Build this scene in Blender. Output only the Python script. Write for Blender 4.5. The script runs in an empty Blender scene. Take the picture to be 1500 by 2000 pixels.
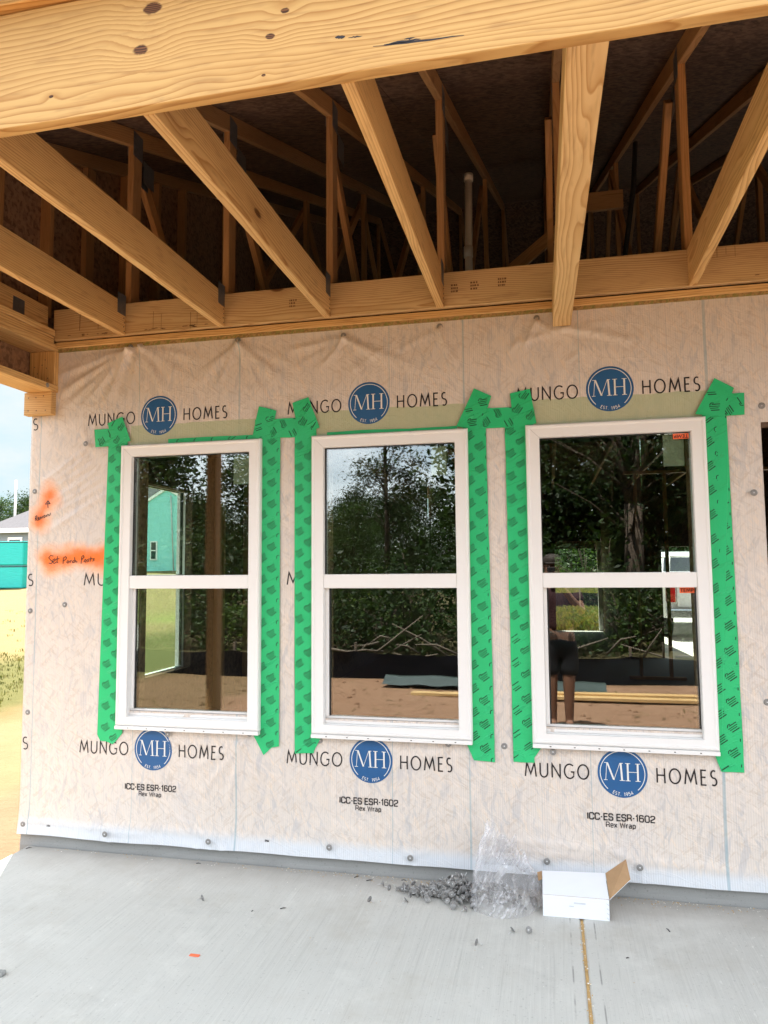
import bpy, bmesh, math, random
from math import sin, cos, pi, radians, sqrt, exp
from mathutils import Vector, Matrix, noise as mnoise

random.seed(7)
S = bpy.context.scene
COL = S.collection

# ------------------------------------------------------------------ camera, sky, sun, exposure
CAM = Vector((0.8975, -3.6792, 1.4959))
cam_d = bpy.data.cameras.new("camera")
cam_d.sensor_fit = 'VERTICAL'
cam_d.sensor_height = 36.0
cam_d.lens = 36.0 * 1422.8 / 2000.0
cam_d.clip_start = 0.01
cam_d.clip_end = 2000
cam = bpy.data.objects.new("camera", cam_d)
COL.objects.link(cam)
_R = (Matrix.Rotation(0.2210, 3, 'Z') @ Matrix.Rotation(0.0809, 3, 'X') @ Matrix.Rotation(0.0075, 3, 'Y'))
_B = Matrix(((1, 0, 0), (0, 0, -1), (0, 1, 0)))        # blender camera looks along -Z
cam.matrix_world = Matrix.Translation(CAM) @ (_R @ _B).to_4x4()
S.camera = cam

SUN_EL = radians(71)
SUN_DIR = Vector((-0.47 * cos(SUN_EL), 0.8827 * cos(SUN_EL), sin(SUN_EL)))   # towards the sun: behind the house, a little left
world = bpy.data.worlds.new("World")
S.world = world
world.use_nodes = True
wn, wl = world.node_tree.nodes, world.node_tree.links
wn.clear()
sky = wn.new('ShaderNodeTexSky'); sky.sky_type = 'NISHITA'; sky.sun_disc = False
sky.sun_elevation = SUN_EL
sky.sun_rotation = math.atan2(SUN_DIR.x, SUN_DIR.y)
sky.air_density = 1.0; sky.dust_density = 1.6; sky.ozone_density = 1.0
tc = wn.new('ShaderNodeTexCoord')
mp = wn.new('ShaderNodeMapping'); mp.inputs['Scale'].default_value = (1.6, 1.6, 4.2)
nz = wn.new('ShaderNodeTexNoise'); nz.inputs['Scale'].default_value = 1.7; nz.inputs['Detail'].default_value = 7; nz.inputs['Roughness'].default_value = .55
rp = wn.new('ShaderNodeValToRGB'); rp.color_ramp.elements[0].position = .36; rp.color_ramp.elements[1].position = .58
mx = wn.new('ShaderNodeMix'); mx.data_type = 'RGBA'
mx.inputs[7].default_value = (8.3, 8.5, 8.7, 1)
mul = wn.new('ShaderNodeMath'); mul.operation = 'MULTIPLY'; mul.inputs[1].default_value = .85
bg = wn.new('ShaderNodeBackground'); bg.inputs['Strength'].default_value = 0.080
out = wn.new('ShaderNodeOutputWorld')
wl.new(tc.outputs['Generated'], mp.inputs['Vector']); wl.new(mp.outputs[0], nz.inputs['Vector'])
wl.new(nz.outputs['Fac'], rp.inputs[0]); wl.new(rp.outputs[0], mul.inputs[0]); wl.new(mul.outputs[0], mx.inputs[0])
sp = wn.new('ShaderNodeSeparateXYZ'); wl.new(tc.outputs['Generated'], sp.inputs[0])
fr_ = wn.new('ShaderNodeMapRange'); fr_.interpolation_type = 'SMOOTHSTEP'; fr_.inputs[1].default_value = .45; fr_.inputs[2].default_value = -.45
wl.new(sp.outputs[1], fr_.inputs[0])
cc = wn.new('ShaderNodeMix'); cc.data_type = 'RGBA'; cc.inputs[6].default_value = (1.95, 2.0, 2.0, 1); cc.inputs[7].default_value = (10.0, 10.2, 10.4, 1)
wl.new(fr_.outputs[0], cc.inputs[0]); wl.new(cc.outputs[2], mx.inputs[7])
sk = wn.new('ShaderNodeMix'); sk.data_type = 'RGBA'; sk.inputs[6].default_value = (.42, .50, .50, 1); sk.inputs[7].default_value = (1.1, 1.05, 1.0, 1); wl.new(fr_.outputs[0], sk.inputs[0])
sm = wn.new('ShaderNodeMix'); sm.data_type = 'RGBA'; sm.blend_type = 'MULTIPLY'; sm.inputs[0].default_value = 1
wl.new(sky.outputs[0], sm.inputs[6]); wl.new(sk.outputs[2], sm.inputs[7])
bs = wn.new('ShaderNodeMix'); bs.data_type = 'RGBA'; bs.inputs[6].default_value = (1.15, 1.75, 2.0, 1)
wl.new(fr_.outputs[0], bs.inputs[0]); wl.new(sm.outputs[2], bs.inputs[7]); wl.new(bs.outputs[2], mx.inputs[6]); wl.new(mx.outputs[2], bg.inputs['Color']); wl.new(bg.outputs[0], out.inputs[0])

sun_d = bpy.data.lights.new("sun", 'SUN'); sun_d.energy = 4.2; sun_d.angle = radians(0.6); sun_d.color = (1, .94, .85)
sun = bpy.data.objects.new("sun", sun_d); COL.objects.link(sun)
sun.rotation_euler = SUN_DIR.to_track_quat('Z', 'Y').to_euler()
S.view_settings.view_transform = 'Standard'; S.view_settings.look = 'None'
S.view_settings.exposure = 2.66; S.view_settings.gamma = 1
S.view_settings.use_curve_mapping = False
S.cycles.max_bounces = 10; S.cycles.diffuse_bounces = 6; S.cycles.glossy_bounces = 4
S.cycles.transparent_max_bounces = 16; S.cycles.transmission_bounces = 6
S.cycles.use_denoising = True

# ------------------------------------------------------------------ node helper
class NT:
    def __init__(s, name):
        s.m = bpy.data.materials.new(name); s.m.use_nodes = True
        s.t = s.m.node_tree; s.t.nodes.clear()
        s.out = s.t.nodes.new('ShaderNodeOutputMaterial')
    def n(s, typ, ins=None, **kw):
        nd = s.t.nodes.new(typ)
        for k, v in kw.items(): setattr(nd, k, v)
        for k, v in (ins or {}).items(): s.put(nd.inputs[k], v)
        return nd
    def put(s, sock, v):
        if isinstance(v, bpy.types.NodeSocket): s.t.links.new(v, sock)
        elif isinstance(v, bpy.types.Node): s.t.links.new(v.outputs[0], sock)
        else:
            if isinstance(v, (tuple, list)) and sock.type == 'RGBA' and len(v) == 3: v = (*v, 1)
            sock.default_value = v
    def math(s, op, a, b=0.0, c=None, clamp=False):
        nd = s.t.nodes.new('ShaderNodeMath'); nd.operation = op; nd.use_clamp = clamp
        s.put(nd.inputs[0], a); s.put(nd.inputs[1], b)
        if c is not None: s.put(nd.inputs[2], c)
        return nd.outputs[0]
    def mix(s, f, a, b, blend='MIX'):
        nd = s.t.nodes.new('ShaderNodeMix'); nd.data_type = 'RGBA'; nd.blend_type = blend
        s.put(nd.inputs[0], f); s.put(nd.inputs[6], a); s.put(nd.inputs[7], b)
        return nd.outputs[2]
    def ramp(s, f, stops, interp='LINEAR'):
        nd = s.t.nodes.new('ShaderNodeValToRGB'); cr = nd.color_ramp; cr.interpolation = interp
        while len(cr.elements) < len(stops): cr.elements.new(.5)
        for e, (p, c) in zip(cr.elements, stops):
            e.position = p; e.color = (c, c, c, 1) if isinstance(c, (int, float)) else (*c, 1)
        s.put(nd.inputs[0], f); return nd.outputs[0]
    def noise(s, vec, scale, detail=3, rough=.5, dist=0.0):
        nd = s.n('ShaderNodeTexNoise', {'Vector': vec, 'Scale': scale, 'Detail': detail, 'Roughness': rough, 'Distortion': dist})
        return nd.outputs['Fac']
    def mapv(s, vec, loc=(0, 0, 0), rot=(0, 0, 0), sc=(1, 1, 1)):
        if any(rot) and sc != (1, 1, 1):
            vec = s.n('ShaderNodeMapping', {'Vector': vec, 'Rotation': rot}).outputs[0]; rot = (0, 0, 0)
        nd = s.n('ShaderNodeMapping', {'Vector': vec, 'Location': loc, 'Rotation': rot, 'Scale': sc}); return nd.outputs[0]
    def obj(s): return s.n('ShaderNodeTexCoord').outputs['Object']
    def sep(s, v):
        nd = s.n('ShaderNodeSeparateXYZ', {0: v}); return nd.outputs
    def smooth(s, v, a, b):
        nd = s.n('ShaderNodeMapRange', {0: v, 1: a, 2: b}, interpolation_type='SMOOTHSTEP'); return nd.outputs[0]
    def bump(s, h, strength=.3, dist=.01):
        return s.n('ShaderNodeBump', {'Height': h, 'Strength': strength, 'Distance': dist}).outputs[0]
    def bsdf(s, color, rough=.6, normal=None, spec=.4, metal=0.0, **kw):
        ins = {'Base Color': color, 'Roughness': rough, 'Metallic': metal, 'Specular IOR Level': spec}
        if normal is not None: ins['Normal'] = normal
        ins.update(kw)
        return s.n('ShaderNodeBsdfPrincipled', ins)
    def fin(s, sh):
        s.t.links.new(sh.outputs[0] if isinstance(sh, bpy.types.Node) else sh, s.out.inputs['Surface']); return s.m

M = {}
def simple(name, col, rough=.6, spec=.4, metal=0.0, var=.12, vscale=20, bump=0.0):
    t = NT(name); o = t.obj()
    n = t.noise(o, vscale, 5, .6)
    c = t.mix(t.math('MULTIPLY', n, 1.0), tuple(x * (1 - var) for x in col), tuple(min(1, x * (1 + var)) for x in col))
    nm = t.bump(t.noise(o, vscale * 4, 4), bump, .004) if bump else None
    M[name] = t.fin(t.bsdf(c, rough, nm, spec, metal)); return M[name]

def wood(name, light, mid, dark, rings=85.0, knots=(), warp=.012, stain=0.0):
    """sawn pine: x runs along the board; growth rings round a pith that lies off the board"""
    t = NT(name); o = t.obj()
    rnd = t.n('ShaderNodeObjectInfo').outputs['Random']
    r2 = t.math('FRACT', t.math('MULTIPLY', rnd, 17.31)); r3 = t.math('FRACT', t.math('MULTIPLY', rnd, 91.7))
    off = t.n('ShaderNodeCombineXYZ', {0: t.math('MULTIPLY', rnd, 40.0), 1: t.math('MULTIPLY', r2, 3.0), 2: t.math('MULTIPLY', r3, 3.0)}).outputs[0]
    v = t.n('ShaderNodeVectorMath', {0: o, 1: off}, operation='ADD').outputs[0]
    x, y, z = t.sep(o)
    n1 = t.noise(t.mapv(v, sc=(.9, 5, 5)), 1.0, 2, .5)
    n2 = t.noise(t.mapv(v, loc=(5, 9, 2), sc=(1.1, 6, 6)), 1.0, 2, .5)
    fine = t.noise(t.mapv(v, sc=(9, 60, 60)), 1.0, 2, .5)
    a = t.math('ADD', y, t.math('ADD', t.math('MULTIPLY_ADD', r2, .10, -.05), t.math('MULTIPLY_ADD', n1, warp * 8, -warp * 4)))
    tilt = t.math('MULTIPLY', x, t.math('MULTIPLY_ADD', r3, .05, -.02))
    b = t.math('ADD', z, t.math('ADD', t.math('MULTIPLY_ADD', rnd, .16, -.03), t.math('ADD', tilt, t.math('MULTIPLY_ADD', n2, warp * 8, -warp * 4))))
    r = t.math('SQRT', t.math('ADD', t.math('MULTIPLY', a, a), t.math('MULTIPLY', b, b)))
    r = t.math('ADD', r, t.math('MULTIPLY', fine, .0018))
    # scattered knots
    vo = t.n('ShaderNodeTexVoronoi', {'Vector': t.mapv(v, sc=(1.5, 3.6, 3.6)), 'Scale': 1.0, 'Randomness': 1.0})
    d = vo.outputs['Distance']
    kf = t.smooth(d, .20, .0); kd = t.smooth(d, .075, .045)
    r = t.math('ADD', r, t.math('MULTIPLY', kf, .018))
    for (kx, kz, kr) in knots:
        dx = t.math('MULTIPLY', t.math('SUBTRACT', x, kx), .62); dz = t.math('SUBTRACT', z, kz)
        dd = t.math('SQRT', t.math('ADD', t.math('MULTIPLY', dx, dx), t.math('MULTIPLY', dz, dz)))
        dd = t.math('ADD', dd, t.math('MULTIPLY_ADD', t.noise(t.mapv(o, loc=(kx * 9, 0, kz * 7), sc=(30, 30, 45)), 1.0, 3, .6), kr * 1.1, -kr * .55))
        r = t.math('ADD', r, t.math('MULTIPLY', t.smooth(dd, kr * 6.5, 0.0), kr * 2.0))
        kd = t.math('MAXIMUM', kd, t.smooth(dd, kr * 1.1, kr * .75))
    f = t.math('FRACT', t.math('MULTIPLY', r, rings))
    g = t.ramp(f, [(0.0, .05), (.35, .15), (.72, .55), (.90, 1.0), (.97, .5), (1.0, .05)])
    big = t.noise(t.mapv(v, sc=(.6, 3, 3)), 1.0, 3, .6)
    col = t.mix(t.math('MULTIPLY', g, t.math('MULTIPLY_ADD', n2, .7, .5), clamp=True), light, mid)
    col = t.mix(t.math('MULTIPLY_ADD', big, 1.3, -.55, clamp=True), col, mid)
    col = t.mix(t.math('MULTIPLY', t.smooth(fine, .5, .8), .30), col, dark)
    hue = t.mix(r3, (1.08, 1.0, .86), (.84, .86, .92))
    col = t.mix(1.0, col, hue, 'MULTIPLY')
    crack = t.smooth(t.noise(t.mapv(v, loc=(2, 7, 1), sc=(1.1, 75, 75)), 1.0, 2, .5), .72, .76)
    col = t.mix(t.math('MULTIPLY', crack, .55), col, dark)
    ring_k = t.math('MULTIPLY', kf, .35)
    col = t.mix(ring_k, col, dark)
    kcol = t.mix(t.smooth(t.math('SINE', t.math('MULTIPLY', r, 900.0)), -1.0, 1.0), tuple(c * .25 for c in dark), tuple(c * .95 for c in dark))
    col = t.mix(kd, col, kcol)
    if stain:
        st = t.smooth(t.noise(t.mapv(v, sc=(2.2, 9, 9)), 1.0, 6, .7), .66, .78)
        col = t.mix(t.math('MULTIPLY', st, stain), col, (.05, .045, .05))
    h = t.math('ADD', t.math('MULTIPLY', fine, .6), t.math('MULTIPLY', f, -.25))
    M[name] = t.fin(t.bsdf(col, .62, t.bump(h, .35, .0015), .3)); return M[name]

PL, PM, PD = (.735, .52, .245), (.43, .22, .066), (.20, .085, .026)
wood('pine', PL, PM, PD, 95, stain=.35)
wood('pine_pale', (.80, .60, .31), (.47, .255, .08), (.20, .085, .026), 62, warp=.022)
wood('pine_beam', (.65, .44, .175), (.40, .20, .05), (.19, .075, .022), 60, warp=.016, stain=.25,
     knots=((-.994, .113, .018), (-1.028, -.010, .016), (-.582, .029, .008), (-.627, -.040, .009), (-.645, -.152, .004), (-1.324, -.107, .005)))
wood('pine_shade', (.46, .265, .115), (.33, .175, .066), (.15, .07, .026), 95, stain=.3)  # darker pine copy: attic and room shade put into its colour
wood('pine_post', (.42, .26, .13), (.33, .18, .08), (.18, .09, .04), 90)

def osb(name, cols, scale=1.0, rough=.7):
    t = NT(name); o = t.obj()
    col = None
    base = t.noise(o, 5 * scale, 4)
    col = t.mix(base, cols[0], cols[1])
    for i, (rot, c) in enumerate(((.3, cols[2]), (1.25, cols[1]), (-.7, cols[3]), (2.3, cols[2]))):
        vv = t.mapv(o, loc=(i * 3.1, i * 1.7, i * 2.3), rot=(rot, rot, rot), sc=(9 * scale, 40 * scale, 40 * scale))
        f = t.smooth(t.noise(vv, 1.0, 2, .4), .52, .60)
        col = t.mix(t.math('MULTIPLY', f, .6), col, c)
    M[name] = t.fin(t.bsdf(col, rough, t.bump(t.noise(o, 60, 3), .3, .002), .2)); return M[name]
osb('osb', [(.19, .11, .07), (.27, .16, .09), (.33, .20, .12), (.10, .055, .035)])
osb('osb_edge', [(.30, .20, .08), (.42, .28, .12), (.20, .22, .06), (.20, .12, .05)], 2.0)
osb('osb_attic_shade', [(.098, .058, .04), (.135, .08, .054), (.21, .128, .08), (.05, .03, .022)], .8)  # strand board darkened, the attic's shade put into its colour

osb('osb_indoor_shade', [(.085, .05, .033), (.12, .07, .045), (.16, .095, .06), (.05, .03, .022)], .8)  # darker copy for inside walls, indoor shade put into the colour

def wrap_mat():
    """woven translucent house wrap over sheathing: ribs, wood strands showing through, print lines, two sprayed paint marks"""
    t = NT('house_wrap'); o = t.obj(); x, y, z = t.sep(o)
    base = t.mix(t.noise(o, 1.3, 4, .55), (.655, .585, .52), (.72, .65, .585))
    # strands of the board behind
    wob = t.n('ShaderNodeTexNoise', {'Vector': o, 'Scale': 5.0, 'Detail': 2.0})
    ow = t.n('ShaderNodeVectorMath', {0: o, 1: t.n('ShaderNodeVectorMath', {0: wob.outputs['Color'], 1: (.05, .05, .05)}, operation='MULTIPLY').outputs[0]}, operation='ADD').outputs[0]
    for i, (rot, sc, c, k) in enumerate(((1.25, (11, 1, 52), (.52, .475, .44), .55), (-1.1, (10, 1, 56), (.78, .64, .50), .55), (1.57, (9, 1, 46), (.75, .64, .54), .50), (1.95, (11, 1, 58), (.48, .465, .465), .55), (.70, (12, 1, 60), (.57, .475, .39), .50), (2.4, (10, 1, 50), (.78, .69, .61), .52), (-.55, (12, 1, 64), (.55, .455, .37), .45), (1.4, (5, 1, 26), (.46, .455, .47), .45))):
        vv = t.mapv(ow, loc=(i * 2.7 + 1, 0, i * 1.9), rot=(0, rot, 0), sc=sc)
        f = t.smooth(t.noise(vv, 1.0, 2, .5), .56, .64)
        touch = t.math('MULTIPLY_ADD', t.smooth(t.noise(t.mapv(o, loc=(i * 1.3, 0, i * .7)), 3.2, 4, .6), .34, .62), .95, .15)
        base = t.mix(t.math('MULTIPLY', t.math('MULTIPLY', f, k), touch), base, c)
    pat = t.smooth(t.noise(o, 2.6, 5, .6), .52, .72)
    base = t.mix(t.math('MULTIPLY', pat, .22), base, (.54, .53, .55))
    big = t.n('ShaderNodeTexVoronoi', {'Vector': t.mapv(ow, rot=(0, .25, 0), sc=(9, 1, 4.2)), 'Scale': 1.0, 'Randomness': 1.0})
    rsel = t.sep(big.outputs['Color'])[0]
    base = t.mix(t.math('MULTIPLY', t.math('MULTIPLY', t.smooth(rsel, .86, .88), t.smooth(big.outputs['Distance'], .42, .30)), .13), base, (.42, .42, .43))
    # sheet free of the board at its bottom hem
    hem = t.smooth(z, .150, .085)
    base = t.mix(t.math('MULTIPLY', hem, .75), base, (.64, .70, .76))
    # woven ribs
    w1 = t.math('SINE', t.math('MULTIPLY', t.math('ADD', x, t.math('MULTIPLY', t.noise(o, 2.0, 2), .003)), 2 * pi / .0105))
    rn = t.noise(t.mapv(o, sc=(120, 1, .9)), 1.0, 3, .7)
    rib = t.math('MULTIPLY', t.smooth(w1, -.2, .9), t.math('MULTIPLY_ADD', rn, 1.8, -.45, clamp=True), clamp=True)
    base = t.mix(t.math('MULTIPLY', rib, .30), base, (.38, .375, .38))
    base = t.mix(t.math('MULTIPLY', t.smooth(rn, .54, .70), .28), base, (.44, .43, .44))
    # printed guide lines
    ln = None
    for lx, lw in ((-.738, .0045), (.495, .0045), (1.655, .006), (-1.985, .0035), (1.07, .0022), (.105, .002), (-1.35, .002)):
        dd = t.math('ABSOLUTE', t.math('SUBTRACT', t.math('ADD', x, t.math('MULTIPLY_ADD', t.noise(t.mapv(o, sc=(1, 1, 2)), 1.0), .01, -.005)), lx))
        l = t.smooth(dd, lw * 1.6, lw * .4)
        ln = l if ln is None else t.math('MAXIMUM', ln, l)
    base = t.mix(t.math('MULTIPLY', ln, t.math('MULTIPLY_ADD', t.noise(t.mapv(o, sc=(5, 1, 3)), 1.0, 3), .9, .05, clamp=True)), base, (.22, .36, .42))
    # green tape lying under a flap of the wrap above each window
    for (xa, xb, zt_) in ((-1.40, -.62, 2.331), (-.30, .50, 2.349), (.84, 1.66, 2.345)):
        nn = t.math('MULTIPLY_ADD', t.noise(o, 6, 3), .03, -.015)
        k = t.math('MULTIPLY', t.smooth(t.math('ADD', z, nn), zt_ + .003, zt_ - .003), t.math('MULTIPLY', t.smooth(x, xa - .004, xa + .004), t.smooth(x, xb + .004, xb - .004)))
        k = t.math('MULTIPLY', k, t.smooth(z, 2.0, 2.05))
        base = t.mix(t.math('MULTIPLY', k, .80), base, t.mix(t.noise(o, 12, 4), (.37, .44, .25), (.46, .50, .31)))
    # stains
    base = t.mix(t.math('MULTIPLY', t.smooth(t.noise(o, 7, 6, .7), .66, .8), .35), base, (.33, .31, .30))
    # orange marking paint, sprayed in two passes
    def cap(ax, az, bx, bz, r0, r1, seed):
        nn = t.math('MULTIPLY_ADD', t.noise(t.mapv(o, loc=(seed, 0, seed)), 7, 4), .13, -.065)
        n3 = t.math('MULTIPLY_ADD', t.noise(t.mapv(o, loc=(seed + 3, 0, seed)), 300, 2), .03, -.015)
        px = t.math('SUBTRACT', x, ax); pz = t.math('SUBTRACT', z, az)
        L2 = (bx - ax) ** 2 + (bz - az) ** 2
        h = t.math('DIVIDE', t.math('ADD', t.math('MULTIPLY', px, bx - ax), t.math('MULTIPLY', pz, bz - az)), L2, clamp=True)
        qx = t.math('SUBTRACT', px, t.math('MULTIPLY', h, bx - ax)); qz = t.math('SUBTRACT', pz, t.math('MULTIPLY', h, bz - az))
        d = t.math('ADD', t.math('ADD', t.math('SQRT', t.math('ADD', t.math('MULTIPLY', qx, qx), t.math('MULTIPLY', qz, qz))), nn), n3)
        return t.smooth(d, r1, r0)
    pm = t.math('MAXIMUM', cap(-1.91, 1.575, -1.55, 1.583, .0, .105, 1.0), cap(-1.98, 1.81, -1.915, 1.935, -.02, .108, 4.0))
    pm = t.math('MAXIMUM', pm, t.math('MULTIPLY', cap(-1.60, 1.56, -1.54, 1.555, .0, .10, 9.0), .9))
    base = t.mix(t.math('POWER', pm, .8), base, t.mix(t.smooth(pm, .35, .95), (.94, .36, .11), (.90, .19, .025)))
    hh = t.math('ADD', t.math('MULTIPLY', w1, .35), t.math('MULTIPLY', t.noise(t.mapv(o, sc=(1.4, 1, .7)), 16, 3, .5), .6))
    crease = t.noise(t.mapv(o, rot=(0, .6, 0), sc=(5, 1, 22)), 1.0, 4, .6, .6)
    hh = t.math('ADD', hh, t.math('MULTIPLY', t.smooth(crease, .60, .74), .9))
    cr2 = t.noise(t.mapv(ow, rot=(0, -.4, 0), sc=(3, 1, 9)), 1.0, 5, .6, .5)
    hh = t.math('ADD', hh, t.math('MULTIPLY', t.math('SUBTRACT', 1.0, t.math('MULTIPLY', t.math('ABSOLUTE', t.math('SUBTRACT', cr2, .5)), 26.0), clamp=True), .9))
    nm = t.bump(hh, .35, .0022)
    M['wrap'] = t.fin(t.bsdf(base, .42, nm, .35))
wrap_mat()

def concrete(name, c0, c1, broom=True, rough=.85, joint=None):
    t = NT(name); o = t.obj(); x, y, z = t.sep(o)
    col = t.mix(t.noise(o, 1.4, 6, .6), c0, c1)
    col = t.mix(t.math('MULTIPLY', t.smooth(t.noise(o, 4.5, 6, .65), .55, .8), .35), col, tuple(c * .72 for c in c0))
    col = t.mix(t.math('MULTIPLY', t.smooth(t.noise(o, 260, 3, .6), .58, .75), .30), col, tuple(min(1, c * 1.45) for c in c1))
    col = t.mix(t.math('MULTIPLY', t.smooth(t.noise(o, 90, 4, .6), .60, .72), .5), col, tuple(c * .55 for c in c0))
    h = t.noise(o, 120, 4, .6)
    if broom:
        b1 = t.noise(t.mapv(o, sc=(330, 5, 1)), 1.0, 2, .6)
        b2 = t.noise(t.mapv(o, sc=(60, .8, 1)), 1.0, 3, .65)
        k = 1.0
        if joint is not None:
            k = t.smooth(t.math('ABSOLUTE', t.math('SUBTRACT', x, joint)), .045, .056)
        col = t.mix(t.math('MULTIPLY', t.math('MULTIPLY', t.smooth(b1, .50, .72), .22), k), col, tuple(c * .57 for c in c0))
        col = t.mix(t.math('MULTIPLY', t.math('MULTIPLY', t.smooth(b2, .62, .70), .16), k), col, tuple(c * .6 for c in c0))
        b3 = t.noise(t.mapv(o, sc=(115, .9, 1)), 1.0, 3, .7)
        col = t.mix(t.math('MULTIPLY', t.math('MULTIPLY', t.smooth(b3, .54, .68), .15), k), col, tuple(c * .60 for c in c0))
        col = t.mix(t.math('MULTIPLY', t.math('MULTIPLY', t.smooth(b3, .46, .36), .12), k), col, tuple(min(1, c * 1.25) for c in c1))
        h = t.math('ADD', t.math('MULTIPLY', h, .5), t.math('MULTIPLY', t.math('MULTIPLY', b1, 1.4), k))
        if joint is not None:
            d = t.math('ABSOLUTE', t.math('SUBTRACT', t.math('ABSOLUTE', t.math('SUBTRACT', x, joint)), .050))
            e = t.math('MULTIPLY', t.smooth(d, .0045, .001), t.smooth(t.noise(t.mapv(o, sc=(3, 9, 1)), 1.0, 3), .42, .6))
            col = t.mix(t.math('MULTIPLY', e, .7), col, tuple(c * .4 for c in c0))
        blot = t.smooth(t.noise(o, 2.1, 7, .72), .50, .66)
        col = t.mix(t.math('MULTIPLY', blot, .30), col, tuple(min(1, c * 1.18) for c in c1))
        wht = t.smooth(t.noise(t.mapv(o, sc=(60, 26, 1)), 1.0, 3, .6), .62, .70)
        col = t.mix(t.math('MULTIPLY', t.math('MULTIPLY', wht, t.smooth(t.noise(o, 1.7, 4), .45, .65)), .35), col, tuple(min(1, c * 1.35) for c in c1))
        mud = t.smooth(t.noise(t.mapv(o, loc=(4, 1, 0)), 1.3, 7, .72), .50, .72)
        col = t.mix(t.math('MULTIPLY', mud, .42), col, (.40, .37, .31))
        # dusty, dirtier strip along the wall
        dirt = t.math('MULTIPLY', t.smooth(t.math('ADD', y, t.math('MULTIPLY', t.noise(o, 5, 4), .30)), -.20, .18), .55)
        col = t.mix(dirt, col, (.30, .27, .235))
    M[name] = t.fin(t.bsdf(col, rough, t.bump(h, .30, .002), .3))
concrete('slab_concrete', (.49, .49, .458), (.60, .60, .562), True, joint=1.0)
concrete('curb_concrete', (.24, .245, .235), (.38, .38, .365), False)
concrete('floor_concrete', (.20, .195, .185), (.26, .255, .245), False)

simple('ink_black', (.015, .012, .014), .5)
def tint(name, a, b, rough=.45, vs=3.0, spec=.4):
    t = NT(name); o = t.obj()
    wr = t.noise(t.mapv(o, rot=(0, .5, 0), sc=(8, 8, 34)), 1.0, 4, .6, .8)
    hgt = t.math('ADD', t.math('MULTIPLY', t.noise(o, 70, 3), .4), t.math('MULTIPLY', t.smooth(wr, .55, .75), 1.6 if 'tape' in name else .0))
    M[name] = t.fin(t.bsdf(t.mix(t.noise(o, vs, 5, .6), a, b), rough, t.bump(hgt, .65 if 'tape' in name else .1, .004), spec))
tint('ink_blue', (.012, .085, .235), (.022, .115, .285))
simple('ink_white', (.74, .74, .72), .5, var=.05)
tint('tape_green', (.016, .45, .155), (.028, .55, .205), .38, 6.0)
simple('tape_print', (.004, .055, .022), .5)
tint('tape_under', (.40, .44, .27), (.47, .49, .33), .45, 5)
simple('tape_under_print', (.33, .35, .20), .5)
tint('vinyl', (.79, .785, .765), (.83, .825, .81), .38, 2.0, .5)
simple('gasket', (.012, .012, .012), .5)
simple('black_hole', (.02, .018, .016), .9)
simple('cap_plastic', (.235, .23, .22), .33, .6, var=.25, vscale=60)
simple('steel', (.62, .62, .62), .28, .5, .8, .2, 90)
simple('galv_plate', (.16, .165, .17), .5, .5, .6, .35, 40)
simple('pvc', (.72, .69, .62), .4)
simple('box_white', (.80, .83, .88), .55, var=.03, vscale=8)
simple('box_print', (.60, .62, .66), .6)
simple('box_brown', (.40, .25, .13), .75, var=.15, vscale=30)
simple('sticker_orange', (.90, .16, .055), .5)
simple('dark_nail', (.05, .045, .045), .5, .5, .3)
simple('foam_white', (.82, .80, .72), .8)
simple('sawdust_mat', (.55, .36, .15), .9, var=.35, vscale=150)
simple('stain_brown', (.17, .09, .04), .7)
simple('orange_chip', (.85, .17, .07), .6)
simple('bark', (.075, .055, .042), .9, .2, var=.4, vscale=14, bump=.6)
simple('bark_pale', (.15, .12, .095), .9, .2, var=.3, vscale=14, bump=.5)
simple('shingle', (.075, .073, .08), .9, .2, var=.3, vscale=5)
simple('trim_white', (.80, .80, .78), .5, var=.04)
simple('pole_gray', (.42, .42, .42), .7)
simple('silt_black', (.0045, .0045, .008), .8, .15, var=.5, vscale=4, bump=.5)
simple('rubber', (.02, .02, .02), .8)
simple('paint_white', (.74, .75, .77), .25, .5, var=.02)
simple('lens_red', (.45, .012, .015), .2, .5)
simple('chrome', (.62, .62, .64), .18, .5, .9, .05)
simple('glass_dark', (.02, .025, .03), .08, .6)
simple('skin', (.22, .11, .07), .55, .35, var=.12, vscale=30)
simple('shirt', (.050, .022, .026), .85, .2, var=.25, vscale=20)
simple('shorts', (.012, .012, .015), .85, .2, var=.25)
simple('shoe', (.02, .02, .022), .7)
simple('hair', (.03, .02, .015), .7)
simple('phone_black', (.02, .02, .022), .25)
simple('eye_white', (.7, .7, .68), .3)
simple('lip', (.32, .12, .10), .5)
simple('green_sheet', (.05, .068, .062), .3, .5, var=.25, vscale=6)

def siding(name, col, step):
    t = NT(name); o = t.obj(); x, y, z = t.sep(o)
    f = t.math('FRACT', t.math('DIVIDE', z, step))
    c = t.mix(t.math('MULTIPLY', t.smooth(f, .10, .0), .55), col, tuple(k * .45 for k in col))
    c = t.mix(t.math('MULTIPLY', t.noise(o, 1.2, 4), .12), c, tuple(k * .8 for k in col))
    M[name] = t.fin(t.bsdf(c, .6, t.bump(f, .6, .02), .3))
siding('siding_aqua', (.30, .72, .68), .20)
siding('siding_gray', (.20, .235, .27), .20)
def tealwrap():
    t = NT('teal_film'); o = t.obj(); x, y, z = t.sep(o)
    n = t.noise(t.mapv(o, sc=(2, 2, 14)), 1.0, 4, .6)
    c = t.mix(n, (.0, .30, .27), (.01, .43, .39))
    M['teal_film'] = t.fin(t.bsdf(c, .4, t.bump(n, .5, .05), .4))
tealwrap()

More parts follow.
